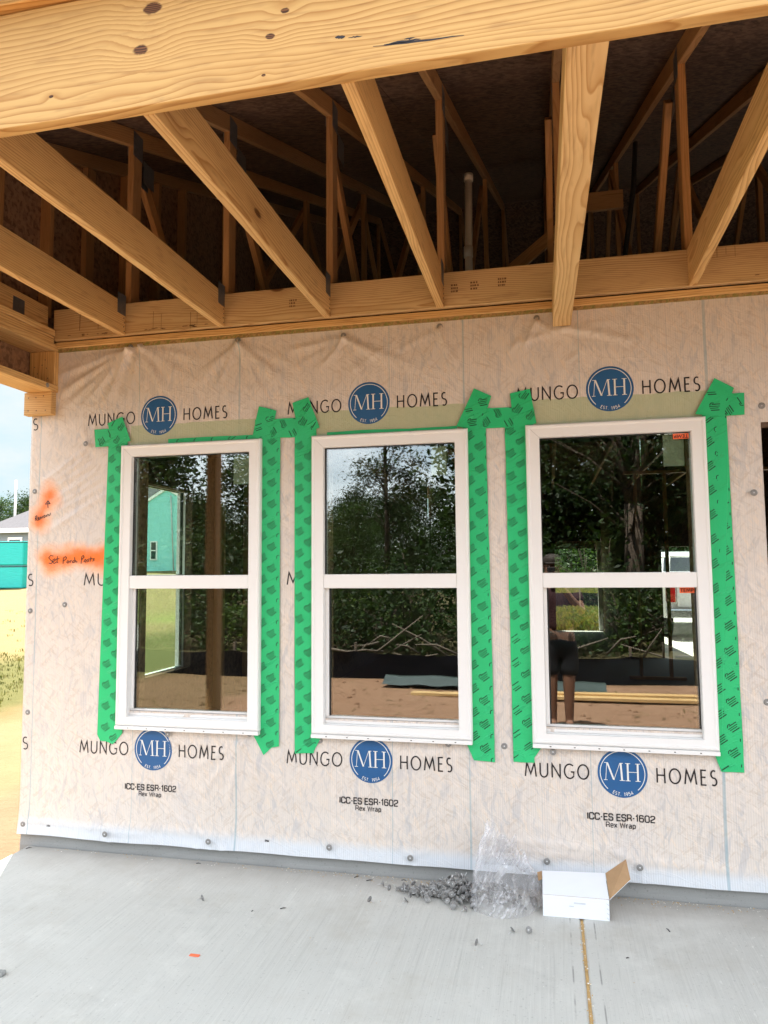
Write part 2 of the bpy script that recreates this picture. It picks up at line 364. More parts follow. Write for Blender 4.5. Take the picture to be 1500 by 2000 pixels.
def glass_mat():
    """insulated pane: part mirror, part clear with a faint green cast"""
    t = NT('pane_glass'); o = t.obj()
    nm = t.bump(t.noise(o, 1.6, 2, .4), .012, .02)
    lw = t.n('ShaderNodeLayerWeight', {'Blend': .35})
    fr = t.math('MULTIPLY_ADD', t.math('POWER', lw.outputs['Facing'], 3.0), .5, .115)
    tr = t.n('ShaderNodeBsdfTransparent', {'Color': (.84, .90, .86)})
    gl = t.n('ShaderNodeBsdfGlossy', {'Color': (.95, .97, 1.0), 'Roughness': .0, 'Normal': nm})
    M['glass'] = t.fin(t.n('ShaderNodeMixShader', {0: fr, 1: tr, 2: gl}))
glass_mat()
def film_label():
    t = NT('pane_label'); o = t.obj()
    d = t.bsdf((.52, .54, .42), .5)
    tr = t.n('ShaderNodeBsdfTransparent', {'Color': (.7, .75, .65)})
    M['pane_label'] = t.fin(t.n('ShaderNodeMixShader', {0: .45, 1: d, 2: tr}))
film_label()
def bag_film():
    t = NT('bag_film'); o = t.obj()
    n = t.noise(o, 11, 4, .55, .8)
    st = t.noise(t.mapv(o, rot=(0, -.55, 0), sc=(55, 20, 5)), 1.0, 3, .55, .5)
    ridg = t.math('SUBTRACT', 1.0, t.math('MULTIPLY', t.math('ABSOLUTE', t.math('SUBTRACT', n, .5)), 9.0), clamp=True)
    nm = t.bump(t.math('ADD', t.math('MULTIPLY', ridg, .6), t.math('ADD', t.math('MULTIPLY', n, 1.5), t.math('MULTIPLY', st, 1.0))), .8, .012)
    lw = t.n('ShaderNodeLayerWeight', {'Blend': .3, 'Normal': nm})
    tr = t.n('ShaderNodeBsdfTransparent', {'Color': (.98, .98, .985)})
    gl = t.n('ShaderNodeBsdfGlossy', {'Color': (1, 1, 1), 'Roughness': .22, 'Normal': nm})
    df = t.n('ShaderNodeBsdfDiffuse', {'Color': (.93, .93, .95), 'Normal': nm})
    tl = t.n('ShaderNodeBsdfTranslucent', {'Color': (.93, .93, .95), 'Normal': nm})
    dd = t.n('ShaderNodeMixShader', {0: .45, 1: df, 2: tl})
    s1 = t.n('ShaderNodeMixShader', {0: .30, 1: dd, 2: gl})
    fac = t.math('ADD', t.math('MULTIPLY_ADD', lw.outputs['Facing'], .34, .17), t.math('MULTIPLY', ridg, .14))
    fac = t.math('ADD', fac, t.math('MULTIPLY', t.smooth(st, .44, .74), .42), clamp=True)
    M['bag_film'] = t.fin(t.n('ShaderNodeMixShader', {0: t.math('MULTIPLY', fac, .80), 1: tr, 2: s1}))
bag_film()

def leaf(name, a, b):
    t = NT(name)
    rnd = t.n('ShaderNodeNewGeometry').outputs['Random Per Island']
    c = t.mix(rnd, a, b)
    d = t.n('ShaderNodeBsdfDiffuse', {'Color': c}); tl = t.n('ShaderNodeBsdfTranslucent', {'Color': t.mix(1.0, c, (1.1, 1.2, .5), 'MULTIPLY')})
    g = t.n('ShaderNodeBsdfGlossy', {'Color': (1, 1, 1), 'Roughness': .5})
    s = t.n('ShaderNodeMixShader', {0: .35, 1: d, 2: tl})
    M[name] = t.fin(t.n('ShaderNodeMixShader', {0: .012, 1: s, 2: g}))
leaf('leaf_dark', (.010, .022, .007), (.030, .055, .017))
leaf('leaf_mid', (.016, .036, .009), (.050, .085, .024))
leaf('leaf_light', (.045, .08, .018), (.09, .13, .035))
leaf('grass_blade', (.10, .085, .03), (.19, .15, .055))
leaf('grass_green', (.06, .075, .022), (.13, .125, .045))

def ground_mat():
    t = NT('ground_soil'); o = t.obj(); x, y, z = t.sep(o)
    dirt = t.mix(t.noise(o, 1.5, 7, .65), (.265, .145, .088), (.37, .225, .145))
    dirt = t.mix(t.smooth(t.noise(t.mapv(o, sc=(.5, 2, 1)), 9, 7, .75), .48, .68), dirt, (.22, .12, .068))
    sand = t.mix(t.noise(o, 3, 7, .7), (.17, .105, .056), (.25, .165, .09))
    straw = t.mix(t.noise(o, 2.2, 8, .72), (.155, .115, .052), (.21, .165, .076))
    straw = t.mix(t.smooth(t.noise(o, 40, 4, .7), .52, .7), straw, (.10, .08, .032))
    green = t.mix(t.noise(o, 5, 7, .7), (.05, .055, .018), (.12, .11, .04))
    d = t.math('ADD', t.math('SUBTRACT', t.math('MULTIPLY', x, -1.0), 2.05), t.math('MULTIPLY_ADD', t.noise(o, .9, 5, .6), 1.0, -.5))   # metres left of the house
    far = t.math('MAXIMUM', d, t.math('SUBTRACT', y, 13.0))
    dirt_l = t.mix(t.noise(o, 3.0, 7, .7), (.14, .088, .052), (.215, .148, .092))
    c = t.mix(t.smooth(far, .7, 1.3), t.mix(t.smooth(y, -1.2, -.6), dirt, dirt_l), sand)
    c = t.mix(t.smooth(far, 2.6, 3.8), c, green)
    c = t.mix(t.smooth(far, 6.2, 8.2), c, straw)
    mead = t.smooth(y, 16, 19)
    lush = t.math('MULTIPLY', mead, t.smooth(x, -16, -9))
    c = t.mix(t.math('MULTIPLY', lush, .9), c, t.mix(t.noise(o, 1.1, 7, .7), (.11, .14, .035), (.20, .21, .07)))
    front = t.smooth(t.math('ADD', y, t.math('MULTIPLY_ADD', t.noise(o, .8, 5), 1.5, -.75)), -6.9, -8.2)
    c = t.mix(front, c, t.mix(t.noise(o, 3, 6), (.05, .055, .02), (.12, .09, .05)))
    M['ground_soil'] = t.fin(t.bsdf(c, .95, t.bump(t.noise(o, 18, 8, .7), .9, .05), .1))
ground_mat()

# ------------------------------------------------------------------ mesh helpers
class MB:
    def __init__(s): s.v = []; s.f = []; s.m = []; s.sm = []
    def add(s, vs, fs, mi=0, smooth=False):
        b = len(s.v); s.v += [tuple(p) for p in vs]
        for f in fs: s.f.append([b + i for i in f]); s.m.append(mi); s.sm.append(smooth)
        return s
    def box(s, x0, x1, y0, y1, z0, z1, mi=0):
        vs = [(x0, y0, z0), (x1, y0, z0), (x1, y1, z0), (x0, y1, z0), (x0, y0, z1), (x1, y0, z1), (x1, y1, z1), (x0, y1, z1)]
        return s.add(vs, [(0, 3, 2, 1), (4, 5, 6, 7), (0, 1, 5, 4), (1, 2, 6, 5), (2, 3, 7, 6), (3, 0, 4, 7)], mi)
    def cbox(s, x0, x1, y0, y1, z0, z1, c=.002, mi=0):
        """box with chamfered long edges all round"""
        pts = []
        for (sx, sy, sz) in [(i, j, k) for i in (0, 1) for j in (0, 1) for k in (0, 1)]:
            X = (x0, x1)[sx]; Y = (y0, y1)[sy]; Z = (z0, z1)[sz]
            dx = c if sx == 0 else -c; dy = c if sy == 0 else -c; dz = c if sz == 0 else -c
            pts += [(X, Y + dy, Z + dz), (X + dx, Y, Z + dz), (X + dx, Y + dy, Z)]
        bm = bmesh.new()
        for p in pts: bm.verts.new(p)
        r = bmesh.ops.convex_hull(bm, input=bm.verts)
        bmesh.ops.recalc_face_normals(bm, faces=bm.faces)
        bmesh.ops.dissolve_limit(bm, angle_limit=.01, verts=bm.verts, edges=bm.edges)
        bm.verts.index_update()
        s.add([v.co[:] for v in bm.verts], [[v.index for v in f.verts] for f in bm.faces], mi); bm.free(); return s
    def tube(s, path, r, n=8, mi=0, smooth=True, caps=True):
        path = [Vector(p) for p in path]; k = len(path)
        rr = r if isinstance(r, (list, tuple)) else [r] * k
        vs = []; fs = []
        up = Vector((0.13, .21, 1)).normalized()
        for i, p in enumerate(path):
            d = (path[min(i + 1, k - 1)] - path[max(i - 1, 0)])
            d = d.normalized() if d.length > 1e-9 else Vector((0, 0, 1))
            u = up if abs(d.dot(up)) < .95 else Vector((1, .1, 0)).normalized()
            a = d.cross(u).normalized(); b = d.cross(a)
            for j in range(n):
                an = 2 * pi * j / n; vs.append(p + (a * cos(an) + b * sin(an)) * rr[i])
        for i in range(k - 1):
            for j in range(n):
                fs.append((i * n + j, i * n + (j + 1) % n, (i + 1) * n + (j + 1) % n, (i + 1) * n + j))
        if caps: fs.append(tuple(range(n - 1, -1, -1))); fs.append(tuple((k - 1) * n + j for j in range(n)))
        return s.add(vs, fs, mi, smooth)
    def lathe(s, prof, c=(0, 0, 0), n=16, mi=0, smooth=True, axis='z', mat=None):
        vs = []; fs = []; k = len(prof)
        for (r, h) in prof:
            for j in range(n):
                a = 2 * pi * j / n
                p = Vector((r * cos(a), r * sin(a), h))
                if axis == 'y': p = Vector((p.x, -p.z, p.y))
                if axis == 'x': p = Vector((p.z, p.x, p.y))
                if mat is not None: p = mat @ p
                vs.append(p + Vector(c))
        for i in range(k - 1):
            for j in range(n):
                fs.append((i * n + j, i * n + (j + 1) % n, (i + 1) * n + (j + 1) % n, (i + 1) * n + j))
        fs.append(tuple(range(n - 1, -1, -1))); fs.append(tuple((k - 1) * n + j for j in range(n)))
        return s.add(vs, fs, mi, smooth)
    def prism(s, poly, axis, a, b, mi=0):
        """2-D polygon (u,v) thickened along an axis from a to b"""
        def P(u, v, w):
            return {'x': (w, u, v), 'y': (u, w, v), 'z': (u, v, w)}[axis]
        n = len(poly); vs = [P(u, v, a) for u, v in poly] + [P(u, v, b) for u, v in poly]
        fs = [tuple(range(n)), tuple(range(2 * n - 1, n - 1, -1))] + [(i, (i + 1) % n, n + (i + 1) % n, n + i) for i in range(n)]
        return s.add(vs, fs, mi)

def build(name, mb, mats, parent=None, origin=None, fixn=True, mod=None):
    me = bpy.data.meshes.new(name)
    org = Vector(origin) if origin is not None else (parent_world(parent) if parent is not None else Vector((0, 0, 0)))
    me.from_pydata([(Vector(v) - org)[:] for v in mb.v], [], mb.f)
    if not isinstance(mats, (list, tuple)): mats = [mats]
    for m in mats: me.materials.append(M[m] if isinstance(m, str) else m)
    for p, mi, sm in zip(me.polygons, mb.m, mb.sm): p.material_index = mi; p.use_smooth = sm
    if fixn:
        bm = bmesh.new(); bm.from_mesh(me); bmesh.ops.recalc_face_normals(bm, faces=bm.faces); bm.to_mesh(me); bm.free()
    ob = bpy.data.objects.new(name, me); COL.objects.link(ob)
    if parent is not None:
        ob.parent = parent
        ob.location = org - parent_world(parent)
    else: ob.location = org
    return ob
def parent_world(o):
    w = Vector((0, 0, 0))
    while o is not None: w += o.location; o = o.parent
    return w
def tag(o, label=None, cat=None, group=None, kind=None):
    if label: o['label'] = label
    if cat: o['category'] = cat
    if group: o['group'] = group
    if kind: o['kind'] = kind
    return o
def thing(name, label, cat, loc=(0, 0, 0), group=None):
    o = bpy.data.objects.new(name, None); COL.objects.link(o); o.location = loc; o.empty_display_size = .1
    return tag(o, label, cat, group)
def copy_tree(o, parent=None):
    c = o.copy(); COL.objects.link(c)
    if parent is not None: c.parent = parent
    for ch in list(o.children): copy_tree(ch, c)
    return c

def board(name, p0, p1, w, h, mat='pine', parent=None, up=(0, 0, 1), taper=None, c=.0025):
    """a sawn board from p0 to p1 (centre line), w thick across, h deep along 'up'; its own x axis runs along it"""
    p0 = Vector(p0); p1 = Vector(p1); L = (p1 - p0).length
    ex = (p1 - p0).normalized(); ez = Vector(up); ez = (ez - ex * ez.dot(ex)).normalized(); ey = ez.cross(ex)
    mb = MB()
    if taper is None: mb.cbox(-L / 2, L / 2, -w / 2, w / 2, -h / 2, h / 2, c)
    else:
        w2 = taper
        vs = []
        for X, W in ((-L / 2, w), (L / 2, w2)):
            vs += [(X, -W / 2 + c, -h / 2), (X, W / 2 - c, -h / 2), (X, W / 2, -h / 2 + c), (X, W / 2, h / 2 - c), (X, W / 2 - c, h / 2), (X, -W / 2 + c, h / 2), (X, -W / 2, h / 2 - c), (X, -W / 2, -h / 2 + c)]
        mb.add(vs, [tuple(range(7, -1, -1)), tuple(range(8, 16))] + [(i, (i + 1) % 8, 8 + (i + 1) % 8, 8 + i) for i in range(8)])
    me = bpy.data.meshes.new(name); me.from_pydata(mb.v, [], mb.f); me.materials.append(M[mat])
    bm = bmesh.new(); bm.from_mesh(me); bmesh.ops.recalc_face_normals(bm, faces=bm.faces); bm.to_mesh(me); bm.free()
    ob = bpy.data.objects.new(name, me); COL.objects.link(ob)
    Rm = Matrix((ex, ey, ez)).transposed().to_4x4()
    if parent is not None:
        ob.parent = parent
        ob.matrix_basis = Matrix.Translation((p0 + p1) / 2 - parent_world(parent)) @ Rm
    else: ob.matrix_world = Matrix.Translation((p0 + p1) / 2) @ Rm; ob.matrix_basis = Matrix.Translation((p0 + p1) / 2) @ Rm
    return ob

# ------------------------------------------------------------------ key dimensions
SLAB_Z = -.02
XL, XR = -2.05, 8.0                  # house corners
WIN = [(-1.438, -.600), (-.313, .514), (.802, 1.638)]
WZ0, WZ1 = .666, 2.214               # window frame
HOLES = [(a + .064, b - .064, WZ0 + .075, WZ1 - .066) for a, b in WIN] + [(1.884, 2.86, .05, 2.178)]
WRAP_TOP, WRAP_BOT = 2.80, .058
TX = [-1.4426 + .6096 * i for i in range(8)]   # joist / truss lines
SLOPE = .404
def gz(x, y):
    """ground height"""
    d = sqrt((x - 1) ** 2 + y * y)
    z = -.13 + .0075 * max(0, d - 14) * (1 if y > 0 else .3)
    z += 1.5 * exp(-((x + 29.5) ** 2 + (y - 52) ** 2) / (2 * 8.0 ** 2))
    if d > 3: z += .05 * mnoise.noise((x * .35, y * .35, 0)) * min(1, (d - 3) / 6)
    return z

# ------------------------------------------------------------------ ground
def make_ground():
    def axis(lo, hi):
        a = [0.0]; st = .45
        while a[-1] < hi: a.append(a[-1] + st); st *= 1.06
        b = [0.0]; st = .45
        while b[-1] > lo: b.append(b[-1] - st); st *= 1.06
        return sorted(set(b + a))
    xs = axis(-600, 600); ys = axis(-600, 600)
    mb = MB(); nx = len(xs)
    vs = [(x, y, gz(x, y)) for y in ys for x in xs]
    fs = [(j * nx + i, j * nx + i + 1, (j + 1) * nx + i + 1, (j + 1) * nx + i) for j in range(len(ys) - 1) for i in range(nx - 1)]
    mb.add(vs, fs, 0, True)
    tag(build('ground', mb, 'ground_soil', fixn=False), kind='structure')
make_ground()
mb = MB(); mb.cbox(-1.985, .994, -1.97, -.004, -.20, SLAB_Z, .008); mb.cbox(1.006, 9.0, -1.97, -.004, -.20, SLAB_Z, .008)
tag(build('porch_slab', mb, 'slab_concrete'), kind='structure')
mb = MB(); mb.box(XL + .16, XR - .16, .16, 9.0, -.2, .06); mb.box(XL + .16, 2.1, 9.0, 14.25, -.2, .06)
tag(build('interior_floor', mb, 'floor_concrete'), kind='structure')
mb = MB(); mb.box(2.3, 7.8, 9.25, 22.0, -.3, .02)
tag(build('driveway', mb, 'slab_concrete'), kind='structure')

# ------------------------------------------------------------------ house front wall
FOLDS = []
def fold(x0, z0, x1, z1, amp, w): FOLDS.append((x0, z0, x1, z1, amp, w))
for (tx, tz, a) in ((-2.0, 2.62, .006), (-1.95, 2.50, .008), (-1.9, 2.40, .006), (-1.75, 2.42, .007), (-1.62, 2.36, .005), (-1.85, 2.72, .004)):
    fold(-1.41, 2.775, tx, tz, a, .020)
for (tx, tz, a) in ((-1.0, 2.55, .004), (-.95, 2.68, .004), (-1.2, 2.5, .003)): fold(-1.34, 2.785, tx, tz, a, .018)
for (tx, tz, a) in ((-.45, 2.45, .005), (-.55, 2.35, .004), (-.40, 2.60, .004), (-1.02, 2.52, .004)): fold(-.75, 2.765, tx, tz, a, .02)
for (tx, tz, a) in ((-.5, 2.68, .004), (.15, 2.55, .005), (.35, 2.5, .004)): fold(-.14, 2.745, tx, tz, a, .018)
for (tx, tz, a) in ((1.25, 2.66, .006), (1.4, 2.60, .005), (1.30, 2.72, .004), (.72, 2.62, .004), (1.15, 2.52, .004)): fold(.99, 2.70, tx, tz, a, .014)
for i in range(7): fold(-1.70 + .03 * i, 2.20 - .04 * i, -2.02, 1.98 - .05 * i + .02 * (i % 3), .0045, .013)
for (tx, tz, a) in ((-.95, .30, .006), (-.80, .22, .006), (-.60, .28, .007), (-.52, .38, .005), (-.45, .25, .004), (-1.05, .42, .004)): fold(-.70, .60, tx, tz, a, .018)
fold(.40, .62, .12, .52, .004, .014); fold(.40, .62, .2, .5, .004, .014)
fold(.62, .20, 1.25, .17, .006, .016); fold(.62, .16, 1.2, .14, .005, .012); fold(1.3, .15, 1.8, .13, .004, .012)
fold(1.72, 2.2, 1.86, 2.1, .005, .014); fold(1.70, 2.1, 1.87, 1.98, .005, .014); fold(1.74, 2.0, 1.87, 1.9, .004, .012)
fold(.62, 2.15, .69, 2.12, .004, .01); fold(.61, 2.05, .7, 2.07, .004, .01); fold(.62, 1.96, .70, 1.93, .003, .01)
fold(1.75, 1.45, 1.86, 1.60, .004, .012); fold(1.72, 1.25, 1.85, 1.1, .004, .014); fold(-2.03, .12, -1.2, .10, .005, .012); fold(-1.4, .13, -.7, .11, .004, .012)
_r = random.Random(3)
for (nx_, nz_) in ((-1.405, 2.786), (-1.347, 2.797), (-.748, 2.774), (-.141, 2.752), (.376, 2.763), (.87, 2.764)):
    for i in range(7):
        a = -pi / 2 + _r.uniform(-1.15, 1.15); l = _r.uniform(.12, .42); fold(nx_, nz_ - .012, nx_ + l * cos(a), nz_ + l * sin(a), _r.uniform(.0018, .0045), _r.uniform(.008, .016))
for (nx_, nz_) in ((-1.481, .088), (-.874, .093), (-.217, .109), (.199, .09), (.855, .122), (1.273, .127), (-1.128, .628), (.393, .643), (.896, .628), (-1.675, 2.237), (1.836, 1.846)):
    for i in range(5):
        a = _r.uniform(0, 6.28); l = _r.uniform(.08, .28); fold(nx_, nz_, nx_ + l * cos(a), nz_ + l * sin(a), _r.uniform(.0015, .0035), _r.uniform(.007, .014))
for i in range(46):
    x = _r.uniform(-2, 1.85); z = _r.choice((_r.uniform(2.3, 2.78), _r.uniform(.12, .62), _r.uniform(.12, .62), _r.uniform(.7, 2.2)))
    a = _r.uniform(-.9, .9); l = _r.uniform(.08, .35)
    fold(x, z, x + l * cos(a), z + l * sin(a), _r.uniform(.001, .003), _r.uniform(.008, .02))
def wy(x, z):
    """how far the wrap stands off the wall face at (x, z): negative is outward"""
    y = -.0035 - .002 * mnoise.noise((x * 2.2, z * 2.2, 3.1)) - .0012 * mnoise.noise((x * 6, z * 6, 8.1))
    if z < .26:
        t = (.26 - z) / .2; y -= (.020 + .008 * mnoise.noise((x * 3, 0, 5.5))) * t * t
    for x0, z0, x1, z1, amp, w in FOLDS:
        if x < min(x0, x1) - .06 or x > max(x0, x1) + .06 or z < min(z0, z1) - .06 or z > max(z0, z1) + .06: continue
        dx, dz = x1 - x0, z1 - z0; h = max(0, min(1, ((x - x0) * dx + (z - z0) * dz) / (dx * dx + dz * dz)))
        qx, qz = x - x0 - h * dx, z - z0 - h * dz
        ww = w * (.45 + .9 * h); q = (qx * qx + qz * qz) / (ww * ww)
        if q < 6: y -= 1.7 * amp * exp(-q) * min(1, (1 - h) * 2.5)
    return y

wall = thing('front_wall', 'house wall covered in printed translucent wrap with three white windows and green tape', 'wall', (0, 0, 0))
# framing and sheathing round the openings
mb = MB()
xs = sorted([XL + .012, XR] + [v for h in HOLES for v in h[:2]])
zs = sorted([.07, 2.80] + [v for h in HOLES for v in h[2:]])
for i in range(len(xs) - 1):
    for j in range(len(zs) - 1):
        cx, cz = (xs[i] + xs[i + 1]) / 2, (zs[j] + zs[j + 1]) / 2
        if any(h[0] < cx < h[1] and h[2] < cz < h[3] for h in HOLES): continue
        mb.box(xs[i], xs[i + 1], .002, .15, zs[j], zs[j + 1])
build('sheathing', mb, 'osb', wall)
# stem wall
mb = MB()
nseg = 120; prof = [(.0, -.2), (.0, .064), (.15, .064), (.15, -.2)]
vs = []; fs = []
for i in range(nseg + 1):
    x = XL + .006 + (XR - XL) * i / nseg
    for k, z in enumerate((-.2, -.02, .0, .02, .04, .064)):
        vs.append((x, .004 + .004 * mnoise.noise((x * 7, z * 20, 1)) - (.012 * max(0, .0 - z) * 10 if z > -.1 else 0), z))
    vs.append((x, .15, .064)); vs.append((x, .15, -.2))
for i in range(nseg):
    for k in range(7): fs.append((i * 8 + k, (i + 1) * 8 + k, (i + 1) * 8 + k + 1, i * 8 + k + 1))
fs.append(tuple(range(8)))
mb.add(vs, fs, 0, False); build('stem_wall', mb, 'curb_concrete', wall)
# the wrap itself
def wrap():
    st = .0145
    xc = sorted(set([XL, XR] + [v for h in HOLES for v in h[:2]])); zc = sorted(set([WRAP_BOT, WRAP_TOP] + [v for h in HOLES for v in h[2:]]))
    def fill(a, coarse):
        r = []
        for p, q in zip(a, a[1:]):
            s = coarse if p >= 2.8 and coarse else st
            n = max(1, int((q - p) / s)); r += [p + (q - p) * k / n for k in range(n)]
        return r + [a[-1]]
    X = fill(xc, .2); Z = fill(zc, None)
    idx = {}; vs = []; fs = []
    def V(i, j):
        if (i, j) not in idx:
            x, z = X[i], Z[j]
            zz = z + (.006 * mnoise.noise((x * 2.5, 0, 2)) - .010 * (x > 1.3) * 0 if j == 0 else 0)
            if j == 0: zz += .006 * (x - 0) * .4 if x < 1.9 else 0
            if j == len(Z) - 1: zz += -.004 * x + .004 * mnoise.noise((x * 4, 0, 7))
            idx[(i, j)] = len(vs); vs.append((x, wy(x, zz) if x < 1.9 else -.004, zz))
        return idx[(i, j)]
    for i in range(len(X) - 1):
        for j in range(len(Z) - 1):
            cx, cz = (X[i] + X[i + 1]) / 2, (Z[j] + Z[j + 1]) / 2
            if any(h[0] < cx < h[1] and h[2] < cz < h[3] for h in HOLES): continue
            fs.append((V(i, j), V(i + 1, j), V(i + 1, j + 1), V(i, j + 1)))
    # turn the corner on to the side wall
    b = len(vs)
    for j in range(len(Z)):
        k = V(0, j); p = vs[k]
        vs.append((XL - .004, .02, p[2])); vs.append((XL - .006, .4, p[2])); vs.append((XL - .005, 1.0, p[2]))
    for j in range(len(Z) - 1):
        fs.append((b + 3 * j, V(0, j), V(0, j + 1), b + 3 * j + 3))
        for q in range(2): fs.append((b + 3 * j + q + 1, b + 3 * j + q, b + 3 * j + 3 + q, b + 3 * j + 4 + q))
    mb = MB(); mb.add(vs, fs, 0, True); build('house_wrap', mb, 'wrap', wall, fixn=False)
wrap()

# ---- print: a small stroke alphabet
def arc(cx, cy, rx, ry, a0, a1, n=14): return [(cx + rx * cos(radians(a0 + (a1 - a0) * k / n)), cy + ry * sin(radians(a0 + (a1 - a0) * k / n))) for k in range(n + 1)]
G = {   # light humanist capitals (width, strokes); unit cap height
 'M': (1.0, [[(.02, 0), (.16, 1), (.50, .18), (.84, 1), (.98, 0)]]),
 'U': (.74, [[(.04, 1), (.04, .38)] + arc(.37, .36, .33, .36, 180, 360) + [(.70, 1)]]),
 'N': (.80, [[(.05, 0), (.05, 1), (.75, 0), (.75, 1)]]),
 'G': (.86, [arc(.48, .5, .45, .5, 50, 325, 26) + [(.84, .2), (.84, .46), (.58, .46)]]),
 'O': (.98, [arc(.49, .5, .46, .5, 90, 450, 36)]),
 'H': (.74, [[(.05, 0), (.05, 1)], [(.69, 0), (.69, 1)], [(.05, .52), (.69, .52)]]),
 'E': (.50, [[(.48, 1), (.06, 1), (.06, 0), (.48, 0)], [(.06, .53), (.42, .53)]]),
 'S': (.54, [arc(.27, .75, .22, .25, 55, 270, 14) + arc(.27, .25, .23, .25, 90, -130, 14)]),
 'T': (.56, [[(.0, 1), (.56, 1)], [(.28, 1), (.28, 0)]]), '.': (.2, [[(.1, 0), (.1, .08)]]), '1': (.36, [[(.08, .84), (.24, 1), (.24, 0)]]),
 '9': (.56, [arc(.28, .68, .25, .32, 0, 360, 20), [(.53, .68), (.48, .3), (.2, 0)]]), '5': (.54, [[(.48, 1), (.12, 1), (.08, .58)] + arc(.25, .33, .25, .33, 120, -140, 14)]),
 '4': (.6, [[(.44, 0), (.44, 1), (.02, .26), (.58, .26)]]), 'P': (.54, [[(.06, 0), (.06, 1)] + [(.3, 1)] + arc(.28, .74, .24, .26, 90, -90, 10) + [(.06, .48)]]), ' ': (.4, []),
}
def rr(x0, y0, x1, y1, r, a=0, b=360):   # rounded rectangle outline
    return arc(x1 - r, y1 - r, r, r, 0, 90, 4) + arc(x0 + r, y1 - r, r, r, 90, 180, 4) + arc(x0 + r, y0 + r, r, r, 180, 270, 4) + arc(x1 - r, y0 + r, r, r, 270, 360, 4) + [(x1, y1 - r)]
GW = {  # wide square bold capitals
 'I': (.26, [[(.13, 0), (.13, 1)]]), 'C': (.98, [[(.92, .70), (.92, .78)] + arc(.70, .78, .22, .22, 0, 90, 4) + arc(.30, .78, .22, .22, 90, 180, 4) + arc(.30, .22, .22, .22, 180, 270, 4) + arc(.70, .22, .22, .22, 270, 360, 4) + [(.92, .30)]]),
 '-': (.46, [[(.08, .45), (.38, .45)]]), 'E': (.84, [[(.82, 1), (.10, 1), (.10, 0), (.82, 0)], [(.10, .52), (.76, .52)]]),
 'S': (.94, [[(.84, .76), (.84, .82)] + arc(.66, .82, .18, .18, 0, 90, 4) + arc(.27, .76, .19, .24, 90, 270, 8) + arc(.67, .26, .19, .26, 90, -90, 8) + arc(.26, .2, .18, .2, 270, 180, 4) + [(.08, .28)]]),
 'R': (.94, [[(.10, 0), (.10, 1), (.64, 1)] + arc(.64, .73, .22, .27, 90, -90, 8) + [(.10, .46)], [(.60, .46), (.86, .28), (.86, 0)]]), ' ': (.34, []),
 '1': (.52, [[(.06, .78), (.34, 1), (.34, 0)]]), '6': (.94, [[(.80, .80), (.80, .84)] + arc(.66, .86, .14, .14, 0, 90, 3) + arc(.30, .80, .20, .20, 90, 180, 4) + [(.10, .3)] + arc(.30, .22, .20, .22, 180, 270, 4) + arc(.66, .22, .20, .22, 270, 360, 4) + arc(.66, .38, .2, .2, 0, 90, 4) + [(.10, .58)]]),
 '0': (.98, [rr(.10, 0, .90, 1, .24)]), '2': (.94, [[(.10, .76), (.10, .80)] + arc(.30, .80, .20, .20, 180, 90, 4) + arc(.66, .78, .20, .22, 90, -40, 6) + [(.78, .58), (.12, .30), (.12, 0), (.88, 0)]]),
 'e': (.74, [[(.10, .36), (.66, .36), (.66, .50)] + arc(.48, .50, .18, .20, 0, 90, 4) + arc(.28, .50, .18, .20, 90, 180, 4) + arc(.28, .2, .18, .2, 180, 270, 4) + [(.64, 0)]]),
 'x': (.70, [[(.04, .70), (.66, 0)], [(.66, .70), (.04, 0)]]), 'W': (1.25, [[(.02, 1), (.30, 0), (.62, .9), (.94, 0), (1.22, 1)]]),
 'r': (.48, [[(.10, 0), (.10, .70)], [(.10, .48), (.22, .68), (.46, .68)]]), 'a': (.74, [[(.12, .70), (.44, .70)] + arc(.44, .50, .2, .2, 90, 0, 4) + [(.64, 0), (.28, 0)] + arc(.28, .2, .18, .2, 270, 90, 8) + [(.64, .40)]]),
 'p': (.76, [[(.10, .70), (.10, -.26)], rr(.10, 0, .66, .70, .2)]),
}
